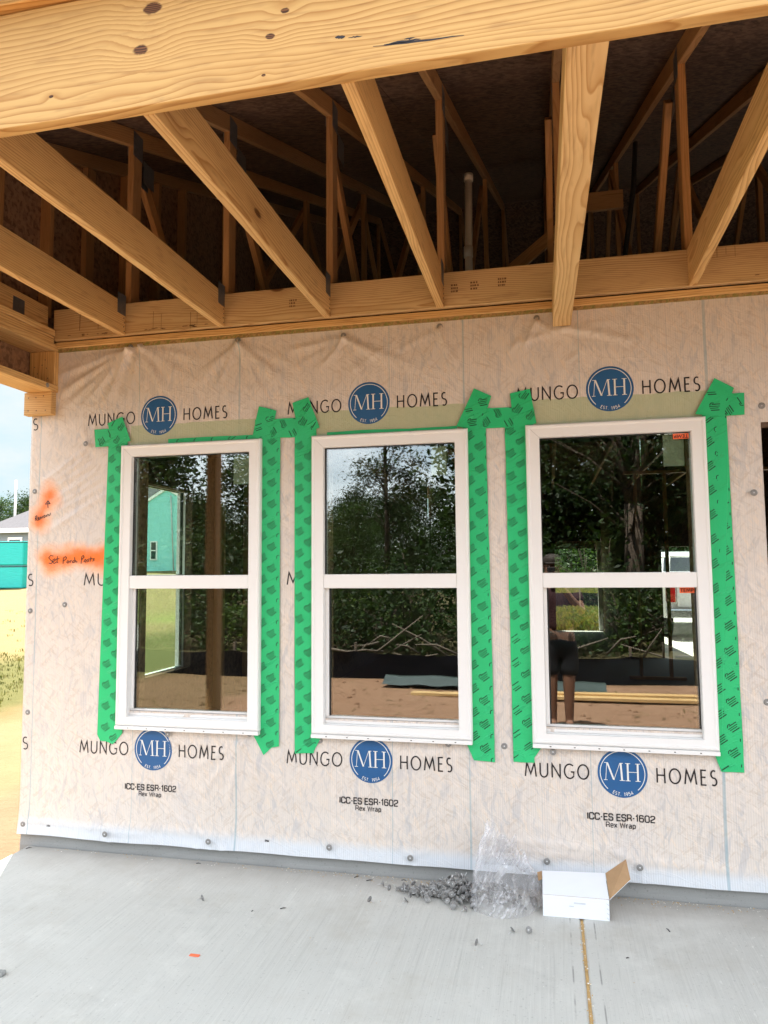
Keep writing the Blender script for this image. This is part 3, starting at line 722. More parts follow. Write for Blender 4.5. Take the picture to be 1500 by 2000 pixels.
class Ink:
    """collects ribbons and discs lying on the wrap"""
    def __init__(s): s.mb = MB(); s.k = 0
    def off(s): s.k += 1; return .0007 + .00012 * (s.k % 24)
    def ribbon(s, pts, w, mi=0, lift=0.0, f=None, close=False):
        f = f or (lambda x, z, o: (x, wy(x, z) - o, z))
        o = s.off() + lift
        P = []
        for a, b in zip(pts, pts[1:]):
            n = max(1, int(sqrt((a[0] - b[0]) ** 2 + (a[1] - b[1]) ** 2) / .012)); P += [(a[0] + (b[0] - a[0]) * k / n, a[1] + (b[1] - a[1]) * k / n) for k in range(n)]
        P.append(pts[-1]); n = len(P); vs = []
        loop = abs(P[0][0] - P[-1][0]) + abs(P[0][1] - P[-1][1]) < 1e-6
        for i, p in enumerate(P):
            def dr(a, b):
                d = Vector((b[0] - a[0], b[1] - a[1])); return d.normalized() if d.length > 1e-9 else Vector((1, 0))
            d0 = dr(P[i - 1], p) if i > 0 else (dr(P[-2], P[-1]) if loop else dr(p, P[1]))
            d1 = dr(p, P[i + 1]) if i < n - 1 else (dr(P[0], P[1]) if loop else d0)
            nn = Vector((-d0.y - d1.y, d0.x + d1.x))
            nn = nn.normalized() if nn.length > .2 else Vector((-d1.y, d1.x))
            c = max(.42, nn.dot(Vector((-d1.y, d1.x)))); h = w / 2 / c
            vs += [f(p[0] + nn.x * h, p[1] + nn.y * h, o), f(p[0] - nn.x * h, p[1] - nn.y * h, o)]
        s.mb.add(vs, [(2 * i, 2 * i + 1, 2 * i + 3, 2 * i + 2) for i in range(n - 1)], mi)
    def text(s, txt, x, z, h, w, font, sp=.2, width=None, mi=0, lift=0.0, clip=None):
        tot = sum(font[c][0] for c in txt) + sp * (len(txt) - 1)
        sx = h if width is None else width / tot
        cx = x
        for c in txt:
            gw, st = font[c]
            for pl in st: s.ribbon([(cx + px * sx, z + py * h) for px, py in pl], w, mi, lift)
            cx += (gw + sp) * sx
    def poly(s, pts, mi=0, lift=0.0):
        o = s.off() + lift; s.mb.add([(x, wy(x, z) - o, z) for x, z in pts], [tuple(range(len(pts)))], mi)
    def disc(s, cx, cz, r, mi=0, lift=0.0, rings=7, n=44):
        o = s.off() + lift; vs = [(cx, wy(cx, cz) - o, cz)]; fs = []
        for q in range(1, rings + 1):
            for j in range(n):
                a = 2 * pi * j / n; x, z = cx + r * q / rings * cos(a), cz + r * q / rings * sin(a); vs.append((x, wy(x, z) - o, z))
        for j in range(n): fs.append((0, 1 + j, 1 + (j + 1) % n))
        for q in range(rings - 1):
            for j in range(n): fs.append((1 + q * n + j, 1 + (q + 1) * n + j, 1 + (q + 1) * n + (j + 1) % n, 1 + q * n + (j + 1) % n))
        s.mb.add(vs, fs, mi, True)
def serif_MH(ink, cx, cz, h, W, mi, lift):
    def quad(a, b, c, d): ink.poly([a, b, c, d], mi, lift)
    def P(u, v): return (cx - W / 2 + u * W, cz - h / 2 + v * h)
    th, tk, sf = .016, .050, .055        # thin, thick, serif reach, in units of W
    def stem(u, t, v0=0, v1=1): quad(P(u - t / 2, v0), P(u + t / 2, v0), P(u + t / 2, v1), P(u - t / 2, v1))
    def ser(u, t, v): quad(P(u - t / 2 - sf * .8, v), P(u + t / 2 + sf * .8, v), P(u + t / 2 + sf * .8, v + .035), P(u - t / 2 - sf * .8, v + .035))
    def diag(u0, v0, u1, v1, t): quad(P(u0 - t / 2, v0), P(u0 + t / 2, v0), P(u1 + t / 2, v1), P(u1 - t / 2, v1))
    # M
    diag(.05, 0, .09, 1, th); ser(.05, th, 0); quad(P(.02, .965), P(.10, .965), P(.10, 1), P(.02, 1))
    diag(.10, 1, .275, .03, tk); diag(.275, .03, .45, 1, th)
    diag(.47, 1, .50, 0, tk); ser(.50, tk, 0); quad(P(.45, .965), P(.53, .965), P(.53, 1), P(.45, 1))
    # H
    stem(.66, tk); stem(.93, tk); ser(.66, tk, 0); ser(.66, tk, .965); ser(.93, tk, 0); ser(.93, tk, .965)
    quad(P(.66, .49), P(.93, .49), P(.93, .525), P(.66, .525))
def logo(cx, cz, letters=('MUNGO', 'HOMES'), icc=False):
    ink = Ink()
    ink.text('MUNGO', cx - .450, cz - .037, .066, .0068, G, .30, width=.298)
    ink.text('HOMES', cx + .152, cz - .035, .066, .0068, G, .33, width=.262)
    if icc:
        ink.text('ICC-ES ESR-1602', cx - .166, cz - .218,   .0285, .0056, GW, .16, width=.305)
        ink.text('Rex Wrap', cx - .082, cz - .250,   .0225, .0037, GW, .18, width=.134)
    p = build('printed_logo', ink.mb, 'ink_black', wall, fixn=False)
    e = Ink()
    e.disc(cx, cz, .1125, 0, .0006)
    e.ribbon(arc(cx, cz, .1005, .1005, -48, 228, 60), .0034, 1, .0012)
    serif_MH(e, cx - .002, cz + .006, .082, .165, 1, .0012)
    txt = 'EST. 1954'; tot = sum(G[c][0] for c in txt) + .22 * 8; a = -90 - 27; hh = .0145
    for c in txt:
        gw, st = G[c]
        for pl in st:
            pts = []
            for px, py in pl:
                an = radians(a + (px / tot) * 54); r = .1045 - py * hh
                pts.append((cx + r * cos(an), cz + r * sin(an)))
            e.ribbon(pts, .0021, 1, .0012)
        a += (gw + .22) / tot * 54
    build('emblem', e.mb, ['ink_blue', 'ink_white'], p, fixn=False)
for cx in (-1.224, -.006, 1.212):
    logo(cx, 2.380); logo(cx, .540, icc=True)
ink = Ink()
for (x, z) in ((-2.041, 2.337), (-2.041, 1.427), (-2.043, .505)): ink.text('S', x, z, .066, .0068, G)
ink.text('MU', -1.674, 1.428, .066, .0068, G, .30); ink.text('M', -.458, 1.428, .066, .0068, G)
for (x, z) in ((-1.86, .095), (-.57, .105)): ink.text('E154', x, z, .008, .0025, {**G, 'E': G['E']}, .2)
build('printed_letters', ink.mb, 'ink_black', wall, fixn=False)

# ---- handwriting on the sprayed paint
NOTE = [[(-1.877,1.596),(-1.896,1.6),(-1.908,1.586),(-1.895,1.574),(-1.882,1.563),(-1.89,1.552),(-1.907,1.557)],[(-1.881,1.564),(-1.864,1.571),(-1.868,1.58),(-1.879,1.576),(-1.881,1.561),(-1.87,1.553),(-1.857,1.561)],[(-1.85,1.595),(-1.853,1.562),(-1.845,1.556)],[(-1.862,1.577),(-1.837,1.582)],[(-1.812,1.584),(-1.813,1.551)],[(-1.812,1.584),(-1.796,1.592),(-1.79,1.584),(-1.799,1.573),(-1.812,1.569)],[(-1.782,1.569),(-1.789,1.56),(-1.78,1.554),(-1.772,1.562),(-1.782,1.569)],[(-1.767,1.569),(-1.765,1.556)],[(-1.765,1.563),(-1.761,1.569),(-1.755,1.57)],[(-1.741,1.57),(-1.751,1.564),(-1.749,1.556),(-1.739,1.558)],[(-1.737,1.589),(-1.736,1.558)],[(-1.736,1.563),(-1.731,1.568),(-1.726,1.56),(-1.719,1.561)],[(-1.692,1.59),(-1.695,1.55)],[(-1.692,1.591),(-1.682,1.597),(-1.677,1.588),(-1.692,1.574)],[(-1.669,1.575),(-1.677,1.564),(-1.667,1.559),(-1.66,1.568),(-1.669,1.575)],[(-1.646,1.578),(-1.654,1.573),(-1.647,1.566),(-1.655,1.56)],[(-1.633,1.591),(-1.637,1.562)],[(-1.644,1.576),(-1.623,1.58)],[(-1.61,1.58),(-1.619,1.576),(-1.612,1.569),(-1.622,1.563)],[(-2.002,1.827),(-2.002,1.8)],[(-2.002,1.827),(-1.992,1.831),(-1.99,1.819),(-2.0,1.815),(-1.986,1.802)],[(-1.984,1.811),(-1.974,1.817),(-1.978,1.822),(-1.983,1.816),(-1.98,1.805),(-1.97,1.811)],[(-1.967,1.81),(-1.967,1.824),(-1.96,1.815),(-1.955,1.827),(-1.949,1.816)],[(-1.942,1.833),(-1.948,1.825),(-1.942,1.819),(-1.935,1.826),(-1.942,1.833)],[(-1.932,1.835),(-1.926,1.825),(-1.92,1.84)],[(-1.915,1.839),(-1.912,1.829),(-1.904,1.833),(-1.903,1.846)],[(-1.919,1.875),(-1.923,1.913)],[(-1.923,1.917),(-1.939,1.897),(-1.906,1.899),(-1.923,1.917)]]
ink = Ink()
for pl in NOTE: ink.ribbon(pl, .0040, 0, .001)
tag(build('handwritten_note', ink.mb, 'ink_black', wall, fixn=False), 'black handwriting Remove with an arrow and Set Porch Posts over orange sprayed paint')

# ---- flashing tape
TAPE = {
'w1l':[(-1.536, 2.236), (-1.428, 2.231), (-1.413, 0.639), (-1.409, 0.623), (-1.467, 0.557), (-1.509, 0.571), (-1.544, 0.573), (-1.564, 0.605), (-1.542, 0.634)],
'w1l_flap':[(-1.438, 0.638), (-1.409, 0.639), (-1.412, 0.617), (-1.458, 0.565)],
'w1l_h':[(-1.627, 2.318), (-1.42, 2.319), (-1.411, 2.216), (-1.618, 2.216)],
'w1l_d':[(-1.542, 2.349), (-1.448, 2.383), (-1.393, 2.241), (-1.499, 2.217)],
'w1r':[(-0.633, 2.234), (-0.497, 2.233), (-0.498, 0.588), (-0.538, 0.581), (-0.583, 0.54), (-0.639, 0.638), (-0.63, 0.667)],
'b12_a':[(-0.619, 2.395), (-0.518, 2.366), (-0.552, 2.208), (-0.656, 2.227)],
'b12_h':[(-0.642, 2.322), (-0.296, 2.32), (-0.291, 2.215), (-0.641, 2.217)],
'b12_b':[(-0.427, 2.403), (-0.337, 2.429), (-0.274, 2.261), (-0.389, 2.222)],
'w2l':[(-0.415, 2.235), (-0.308, 2.229), (-0.307, 0.563), (-0.411, 0.556)],
'w2l_flap':[(-0.313, 0.651), (-0.266, 0.65), (-0.31, 0.568)],
'w2r':[(0.49, 2.225), (0.605, 2.224), (0.619, 0.562), (0.516, 0.567), (0.477, 0.656)],
'b23_a':[(0.549, 2.421), (0.636, 2.376), (0.576, 2.207), (0.456, 2.229)],
'b23_h':[(0.544, 2.315), (0.839, 2.314), (0.842, 2.209), (0.542, 2.212)],
'b23_b':[(0.729, 2.383), (0.828, 2.401), (0.857, 2.224), (0.745, 2.204)],
'w3l':[(0.7, 2.222), (0.804, 2.222), (0.808, 0.569), (0.708, 0.569)],
'w3l_flap':[(0.8, 0.651), (0.848, 0.65), (0.806, 0.59)],
'w3r':[(1.628, 2.224), (1.736, 2.225), (1.742, 0.571), (1.645, 0.57), (1.614, 0.661)],
'w3r_h':[(1.643, 2.322), (1.817, 2.321), (1.814, 2.216), (1.641, 2.215)],
'w3r_d':[(1.689, 2.399), (1.773, 2.346), (1.718, 2.211), (1.596, 2.23)],
'hd1':[(-1.404, 2.327), (-1.26, 2.329), (-0.946, 2.324), (-0.651, 2.334), (-0.641, 2.206), (-1.418, 2.219)],
'hd2':[(-0.285, 2.362), (-0.064, 2.349), (0.212, 2.344), (0.461, 2.351), (0.477, 2.207), (-0.285, 2.217)],
'hd3':[(0.855, 2.334), (1.185, 2.342), (1.448, 2.354), (1.628, 2.348), (1.618, 2.217), (0.837, 2.215)],
'hg1':[(-1.163, 2.242), (-0.883, 2.243), (-0.641, 2.24), (-0.641, 2.206), (-1.162, 2.219)],
'hg2':[(-0.234, 2.234), (-0.009, 2.237), (0.211, 2.231), (0.459, 2.234), (0.459, 2.208), (-0.234, 2.215)],
}
def tape_piece(key, y, mats=('tape_green', 'tape_print'), marks=True, ang=0.0, seed=0):
    poly = TAPE[key]; mb = MB()
    # fine outline with slightly nibbled edges
    P = []
    rnd = random.Random(seed + 11)
    for a, b in zip(poly, poly[1:] + poly[:1]):
        L = sqrt((a[0] - b[0]) ** 2 + (a[1] - b[1]) ** 2); n = max(1, int(L / .05))
        for k in range(n):
            j = .0012 if 0 < k else 0
            P.append((a[0] + (b[0] - a[0]) * k / n + rnd.uniform(-j, j), a[1] + (b[1] - a[1]) * k / n + rnd.uniform(-j, j)))
    # tape follows the wrap beneath a little
    def Y(x, z, o): return -y - o - .6 * max(0, -wy(x, z) - .004)
    bm = bmesh.new(); vv = [bm.verts.new((x, 0, z)) for x, z in P]
    f = bm.faces.new(vv); bmesh.ops.triangulate(bm, faces=[f]); bm.verts.index_update()
    tri = [[v.index for v in f.verts] for f in bm.faces]; bm.free()
    n = len(P)
    mb.add([(x, Y(x, z, 0), z) for x, z in P] + [(x, Y(x, z, 0) + .0012, z) for x, z in P], tri + [(i, (i + 1) % n, n + (i + 1) % n, n + i) for i in range(n)])
    if marks:
        def inside(x, z):
            c = False
            for (x0, z0), (x1, z1) in zip(poly, poly[1:] + poly[:1]):
                if (z0 > z) != (z1 > z) and x < (x1 - x0) * (z - z0) / (z1 - z0) + x0: c = not c
            return c
        x0 = min(p[0] for p in poly); x1 = max(p[0] for p in poly); z0 = min(p[1] for p in poly); z1 = max(p[1] for p in poly)
        ca, sa = cos(ang), sin(ang)
        cxm, czm = (x0 + x1) / 2, (z0 + z1) / 2; R_ = sqrt((x1 - x0) ** 2 + (z1 - z0) ** 2)
        nrow = int(R_ / .0575) + 2; col = 0
        k = 0
        for r_ in range(-nrow, nrow):
            for c_ in range(-9, 10):
                u = c_ * .104 + (.052 if r_ % 2 else 0) + .026; v = r_ * .0575 + seed * .013
                x = cxm + u * ca - v * sa; z = czm + u * sa + v * ca
                # the mark: a little roof over four slanting lines of lettering
                bars = [(-.013, .0125, .024, .0125, .0046), (-.025, .0025, .022, .0025, .0036), (-.022, -.006, .016, -.006, .0036), (-.018, -.016, .020, -.016, .0050), (-.024, .009, -.016, .020, .0040), (-.016, .020, -.004, .0185, .0040)]
                th = ang + .62
                for (a0, b0, a1, b1, w) in bars:
                    d = Vector((a1 - a0, b1 - b0)).normalized(); nn = Vector((-d.y, d.x)) * w / 2
                    qs = []
                    ok = True
                    for (aa, bb) in ((a0 + nn.x, b0 + nn.y), (a0 - nn.x, b0 - nn.y), (a1 - nn.x, b1 - nn.y), (a1 + nn.x, b1 + nn.y)):
                        X_ = x + aa * cos(th) - bb * sin(th); Z_ = z + aa * sin(th) + bb * cos(th)
                        if not inside(X_, Z_): ok = False
                        qs.append((X_, Y(X_, Z_, .0004 + .00008 * (k % 9)), Z_))
                    k += 1
                    if ok: mb.add(qs, [(0, 1, 2, 3)], 1)
    return build('flashing_tape', mb, list(mats), wall, fixn=False)
for i, k in enumerate(('hg1', 'hg2')): tape_piece(k, .0090, seed=i)
for i, k in enumerate(('w1l', 'w1r', 'w2l', 'w2r', 'w3l', 'w3r')): tape_piece(k, .0105, seed=i)
for i, k in enumerate(('w1l_flap', 'w2l_flap', 'w3l_flap')): tape_piece(k, .0085, seed=i, ang=1.2)
for i, k in enumerate(('w1l_h', 'b12_h', 'b23_h', 'w3r_h')): tape_piece(k, .0132, seed=i, ang=1.45)
for i, (k, a) in enumerate((('w1l_d', .4), ('b12_a', -.35), ('b12_b', .4), ('b23_a', -.5), ('b23_b', .3), ('w3r_d', -.6))): tape_piece(k, .0158, seed=i + 1, ang=a)

# ---- cap nails in the wall
CAP = [(.0, .0030), (.0025, .0030), (.0050, .0018), (.0090, .0030), (.0135, .0024), (.0155, .0008), (.0155, .0)]
NAILS = [(-1.405, 2.786), (-1.347, 2.797), (-0.748, 2.774), (-0.141, 2.752), (0.376, 2.763), (0.87, 2.764), (-1.675, 2.237), (-2.014, 1.974), (-2.02, 1.283), (-1.796, 1.319), (-2.016, 0.71), (-2.016, 0.096), (-1.481, 0.088), (-0.874, 0.093), (-0.217, 0.109), (0.199, 0.09), (0.855, 0.122), (1.273, 0.127), (-1.128, 0.628), (-0.665, 0.645), (-0.277, 0.627), (0.393, 0.643), (0.665, 0.64), (0.896, 0.628), (1.892, 2.256), (1.836, 1.846), (1.853, 0.888)]
for i, (x, z) in enumerate(NAILS):
    mb = MB()
    mb.lathe([(r, h) for r, h in reversed(CAP)], (x, wy(x, z) - .0005, z), 18, 0, True, 'y')
    mb.lathe([(.004, .0032), (.0035, .0042), (.0, .0044)], (x, wy(x, z) - .0005, z), 10, 1, True, 'y')
    build('cap_nail', mb, ['cap_plastic', 'steel'], wall)

# ------------------------------------------------------------------ windows
def window(parent, x0, x1, z0, z1, xf, stick=None, note=None):
    """xf maps (across, out, up) -> world; out is negative towards the viewer"""
    def add(mb, fn): return mb
    fr = MB()
    prof = [(0, .03), (0, -.020), (.004, -.0285), (.008, -.031), (.014, -.031), (.0175, -.0275), (.021, -.026), (.063, -.026), (.066, -.023), (.066, .05)]
    loops = []
    for ins, y in prof:
        b = z0 + (.048 if ins > .02 else ins * 1.2)
        loops.append([xf(x0 + ins, y, b), xf(x1 - ins, y, b), xf(x1 - ins, y, z1 - ins), xf(x0 + ins, y, z1 - ins)])
    vs = [p for l in loops for p in l]; fs = []
    for i in range(len(loops) - 1):
        for j in range(4): fs.append((i * 4 + j, i * 4 + (j + 1) % 4, (i + 1) * 4 + (j + 1) % 4, (i + 1) * 4 + j))
    fr.add(vs, fs)
    def bx(mb, a0, a1, o0, o1, u0, u1, mi=0, c=.0015):
        t = MB(); t.cbox(a0, a1, o0, o1, u0, u1, c)
        mb.add([xf(*p) for p in t.v], t.f, mi)
    root = build('window', fr, ['vinyl'], parent)
    if note: root['label'] = note
    g0, g1 = x0 + .066, x1 - .066
    # hairline mitres of the frame corners
    mi_ = MB()
    for (a, u, b, w) in ((x0 + .022, z1 - .022, x0 + .066, z1 - .066), (x1 - .022, z1 - .022, x1 - .066, z1 - .066)):
        q = .0005
        mi_.add([xf(a - q, -.0263, u - q), xf(a + q, -.0263, u + q), xf(b + q, -.0263, w + q), xf(b - q, -.0263, w - q)], [(0, 1, 2, 3)])
    build('mitre_line', mi_, 'pole_gray', root)
    zm0, zm1 = 1.411 - .668 + z0, 1.483 - .668 + z0
    rail = MB(); bx(rail, g0 + .0005, g1 - .0005, -.022, .045, zm0, zm1, 0, .003); build('meeting_rail', rail, 'vinyl', root)
    sl = MB()      # lower sash, sill steps and nosing
    bx(sl, g0 + .0005, g1 - .0005, .018, .05, z0 + .066, z0 + .0855)
    bx(sl, g0 + .0005, g1 - .0005, .006, .05, z0 + .052, z0 + .0655)
    bx(sl, g0 + .0005, g1 - .0005, -.008, .05, z0 + .030, z0 + .0515)
    bx(sl, g0 + .0005, g0 + .018, .012, .05, z0 + .0860, zm0 - .0005)
    build('sash', sl, 'vinyl', root)
    ns = MB(); bx(ns, x0 + .0005, x1 - .0005, -.034, -.002, z0 - .019, z0 - .0005); build('sill', ns, 'vinyl', root)
    ho = MB()
    for k in range(7):
        a = x0 + (x1 - x0) * (.10 + .80 * k / 6); bx(ho, a - .004, a + .004, -.0352, -.034, z0 - .011, z0 - .0075, 0, .0004)
    bx(ho, g0 + .019, g0 + .026, -.0095, -.002, z0 + .032, z0 + .044, 0, .001)
    build('weep_hole', ho, 'black_hole', root)
    gk = MB()
    gd = .003
    bx(gk, g0 + .0185, g0 + .0255, .0215, .045, z0 + .0865, zm0 - .001, 0, .001)
    bx(gk, g1 - .0045, g1 - .0008, .0215, .045, z0 + .0865, zm0 - .001, 0, .001)
    bx(gk, g0 + .0005, g0 + .0042, .003, .03, zm1 + .0005, z1 - .0665, 0, .001)
    bx(gk, g0 + .0045, g1 - .0005, .003, .03, z1 - .0705, z1 - .0665, 0, .001)
    build('gasket', gk, 'gasket', root)
    for (a0, a1, o, u0, u1) in ((g0 + .0045, g1 - .0015, .008, zm1 + .001, z1 - .071), (g0 + .026, g1 - .005, .026, z0 + .0865, zm0 - .0015)):
        p = MB(); t = MB(); t.box(a0, a1, o, o + .014, u0, u1); p.add([xf(*q) for q in t.v], t.f); build('pane', p, 'glass', root)
    for s in (stick or ()):
        kind, a0, a1, u0, u1 = s
        if kind == 'paper':
            p = MB(); t = MB(); t.box(a0, a1, .0225, .0230, u0, u1); p.add([xf(*q) for q in t.v], t.f); build('label', p, 'pane_label', root)
        else:
            o = .0072 if kind == 'temp' else .0252
            p = MB(); t = MB(); t.box(a0, a1, o, o + .0006, u0, u1); p.add([xf(*q) for q in t.v], t.f)
            ik = Ink(); h = (u1 - u0) * .57; wd = (a1 - a0) * .86
            flip = kind == 'temp'
            cxm, czm = (a0 + a1) / 2, (u0 + u1) / 2
            def f(x, z, oo, cxm=cxm, czm=czm, flip=flip, o=o):
                if flip: x, z = 2 * cxm - x, 2 * czm - z
                return xf(x, o - oo * .5, z)
            tot = sum(G[c][0] for c in 'TEMP') + .2 * 3; sx = wd / tot; cx = cxm - wd / 2
            for c in 'TEMP':
                for pl in G[c][1]: ik.ribbon([(cx + px * sx, czm - h / 2 + py * h) for px, py in pl], .0031, 1, 0, f)
                cx += (G[c][0] + .2) * sx
            p.v_off = 0
            b = len(p.v); p.v += ik.mb.v; p.f += [[b + i for i in q] for q in ik.mb.f]; p.m += ik.mb.m; p.sm += ik.mb.sm
            build('sticker', p, ['sticker_orange', 'ink_black'], root, fixn=False)
    return root
front = lambda a, o, u: (a, o - .012, u)
window(wall, *WIN[0], WZ0, WZ1, front, [('paper', -.776, -.672, 1.975, 2.135)], 'white window reflecting a brown post and a turquoise house')
window(wall, *WIN[1], WZ0, WZ1, front, [('paper', .320, .400, 1.985, 2.135)], 'white window reflecting dark trees below a pale sky')
window(wall, *WIN[2], WZ0, WZ1, front, [('paper', 1.450, 1.545, 1.988, 2.140), ('temp', 1.495, 1.566, 2.116, 2.142), ('temp_low', 1.500, 1.566, 1.382, 1.408)], 'white window with orange stickers and a person reflected')

# ------------------------------------------------------------------ side and back walls of the house
SW = (1.0, 1.845)
side = thing('side_wall', 'unwrapped inner face of the left house wall holding a white window', 'wall', (XL, 3, 0))
mb = MB()
def wall_x(mb, x0, x1, y0, y1, z0, z1, holes):
    ys = sorted(set([y0, y1] + [v for h in holes for v in h[:2]])); zs = sorted(set([z0, z1] + [v for h in holes for v in h[2:]]))
    for a, b in zip(ys, ys[1:]):
        for c, d in zip(zs, zs[1:]):
            if any(h[0] < (a + b) / 2 < h[1] and h[2] < (c + d) / 2 < h[3] for h in holes): continue
            mb.box(x0, x1, a, b, c, d)
wall_x(mb, XL + .003, XL + .11, .16, 14.4, -.1, 2.8, [(SW[0] + .06, SW[1] - .06, .74, 2.15)])
build('sheathing', mb, 'osb_indoor_shade', side)
window(side, *[-SW[1], -SW[0]], WZ0, WZ1, lambda a, o, u: (XL + .0 + o, -a, u), None, 'white window of the side wall, seen from inside through the front window')
for k in range(5):
    y = 2.2 + .61 * k; board('stud', (XL + .16, y, .07), (XL + .16, y, 2.78), .038, .089, 'pine_shade', side, up=(1, 0, 0))
back = thing('back_wall', 'dark back wall of the house with a doorway and a wide garage opening', 'wall', (1, 14.3, 0))
mb = MB()
for (a, b, c, d, e, f) in ((XL + .0, 1.045, 14.3, 14.45, -.1, 2.8), (2.12, 2.3, 8.7, 14.45, -.1, 2.8), (1.045, 2.12, 14.3, 14.45, 2.165, 2.8), (2.3, 2.70, 8.95, 9.1, -.1, 2.8), (2.70, 5.6, 8.95, 9.1, 1.86, 2.8), (5.6, XR, 8.95, 9.1, -.1, 2.8), (XR - .15, XR, .16, 9.1, -.1, 2.8)):
    mb.box(a, b, c, d, e, f)
build('sheathing', mb, 'osb_indoor_shade', back)
mb = MB(); mb.cbox(2.02, 2.118, 14.2, 14.3, .06, 2.165, .004); build('door_jamb', mb, 'trim_white', back)
stw = thing('stud_partition', 'row of bare studs standing inside the house behind the right window', 'partition', (3, 6.5, .06))
for k, x in enumerate((2.05, 2.42, 2.85, 3.3)):
    board('stud', (x, 6.5, .1), (x, 6.5, 2.76), .038, .089, 'pine_shade', stw, up=(0, 1, 0))
board('plate', (1.9, 6.5, .08), (2.6, 6.5, .08), .089, .038, 'pine_shade', stw); board('plate', (1.9, 6.5, 2.78), (6.5, 6.5, 2.78), .089, .038, 'pine_shade', stw)

# ------------------------------------------------------------------ roof
def zroof(y): return 4.105 + SLOPE * y
mb = MB()
yR = 6.6
for (xa, xb) in ((-2.35, .08), (.083, 2.52), (2.523, 4.96), (4.963, 8.4)):
    for (ya, yb) in ((-2.02, .42), (.423, 1.65), (1.653, 2.87), (2.873, 4.09), (4.093, yR)):
        mb.add([(xa, ya, zroof(ya)), (xb, ya, zroof(ya)), (xb, yb, zroof(yb)), (xa, yb, zroof(yb)), (xa, ya, zroof(ya) + .014), (xb, ya, zroof(ya) + .014), (xb, yb, zroof(yb) + .014), (xa, yb, zroof(yb) + .014)],
               [(0, 3, 2, 1), (4, 5, 6, 7), (0, 1, 5, 4), (1, 2, 6, 5), (2, 3, 7, 6), (3, 0, 4, 7)])
zr = zroof(yR)
for (xa, xb, ye) in ((-2.35, 2.45, 15.0), (2.45, 8.4, 9.5)):
    dz_ = SLOPE * (ye - yR)
    mb.add([(xa, yR + .004, zr), (xb, yR + .004, zr), (xb, ye, zr - dz_), (xa, ye, zr - dz_), (xa, yR + .004, zr + .014), (xb, yR + .004, zr + .014), (xb, ye, zr - dz_ + .014), (xa, ye, zr - dz_ + .014)],
           [(0, 3, 2, 1), (4, 5, 6, 7), (0, 1, 5, 4), (1, 2, 6, 5), (2, 3, 7, 6), (3, 0, 4, 7)])
mb.add([(-2.35, -2.02, zroof(-2.02) + .02), (8.4, -2.02, zroof(-2.02) + .02), (8.4, yR, zr + .02), (-2.35, yR, zr + .02)], [(0, 1, 2, 3)], 1)
tag(build('roof', mb, ['osb_attic_shade', 'shingle']), 'dark strand board roof deck over the trusses, seen from below', 'roof')

# trusses
def truss(i, cx, label):
    t = thing('roof_truss', label, 'truss', (cx, 0, 3.0), 'roof trusses in a row above the wall')
    off = .0
    hb = .089
    cz = lambda y: zroof(y) - .052
    board('top_chord', (cx, -1.95, cz(-1.95)), (cx, yR, cz(yR)), .038, .094, 'pine_shade', t)
    board('top_chord', (cx, yR + .02, cz(yR) - .01), (cx, 9.0, cz(yR) - .01 - SLOPE * 2.4), .038, .094, 'pine_shade', t)
    board('bottom_chord', (cx, .03, 2.85 + .045), (cx, 9.0, 2.895), .038, .089, 'pine_shade', t)
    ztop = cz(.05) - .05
    board('web', (cx, .05, 2.94), (cx, .05, ztop), .038, .089, 'pine_shade', t, up=(0, 1, 0))
    board('web', (cx - .04, .17, ztop - .10), (cx - .04, 1.0 + .06 * ((i * 7) % 3), 2.94), .036, .075, 'pine_shade', t, up=(0, 1, 0))
    board('web', (cx, 3.2, 2.94), (cx, 3.2, cz(3.2) - .05), .038, .089, 'pine_shade', t, up=(0, 1, 0))
    board('web', (cx - .039, 3.25, cz(3.2) - .12), (cx - .039, 1.2, 2.95), .036, .075, 'pine_shade', t, up=(0, 1, 0))
    board('web', (cx - .039, 3.3, cz(3.2) - .12), (cx - .039, 5.8, 2.95), .036, .075, 'pine_shade', t, up=(0, 1, 0))
    board('web', (cx, 6.5, 2.94), (cx, 6.5, cz(6.5) - .05), .038, .089, 'pine_shade', t, up=(0, 1, 0))
    for (y0, y1, z0, z1) in ((.0, .10, ztop - .075, ztop + .075), (.11, .23, ztop - .19, ztop - .05)):
        for sx in (-1, 1):
            mb_ = MB(); mb_.box(cx + sx * .0199 - .0006, cx + sx * .0199 + .0006, y0, y1, z0, z1); build('truss_plate', mb_, 'galv_plate', t)
    return t
tl = ['first roof truss from the left, behind the first full joist', 'roof truss above the right edge of the leftmost window', 'roof truss standing above the gap left of the middle window',
      'roof truss above the middle window, beside the white vent pipe', 'roof truss hidden behind the wide pale sloping joist', 'roof truss above the right window with a diagonal web in the light', 'roof truss at the right edge of the open attic', 'last roof truss beyond the right edge of the porch']
for i, cx in enumerate(TX): truss(i, cx, tl[i])

rg_ = thing('gable_wall', 'dark gable wall closing the far right end of the attic', 'wall', (XR, 4, 3))  # right gable, added to shut leaking light out of the attic
mb = MB(); mb.prism([(-1.95, 2.8), (9.3, 2.8), (9.3, zroof(yR) - SLOPE * 2.7), (yR, zroof(yR) - .002), (-1.95, zroof(-1.95) - .002)], 'x', XR - .02, XR - .005); build('sheathing', mb, 'osb_attic_shade', rg_)
mb = MB(); mb.box(XL + .02, 2.45, 14.46, 14.48, 2.0, zroof(yR) - SLOPE * 7.86 - .01); mb.box(2.46, XR - .025, 9.12, 9.14, 1.9, zroof(yR) - SLOPE * 2.52 - .015); mb.prism([(9.145, 2.6), (14.45, 2.6), (14.45, zroof(yR) - SLOPE * 7.85 - .012), (9.145, zroof(yR) - SLOPE * 2.545 - .012)], 'x', 2.435, 2.449); build('fascia', mb, 'osb_attic_shade', rg_)  # panels added to close sky leaks under the rear roof, not trim
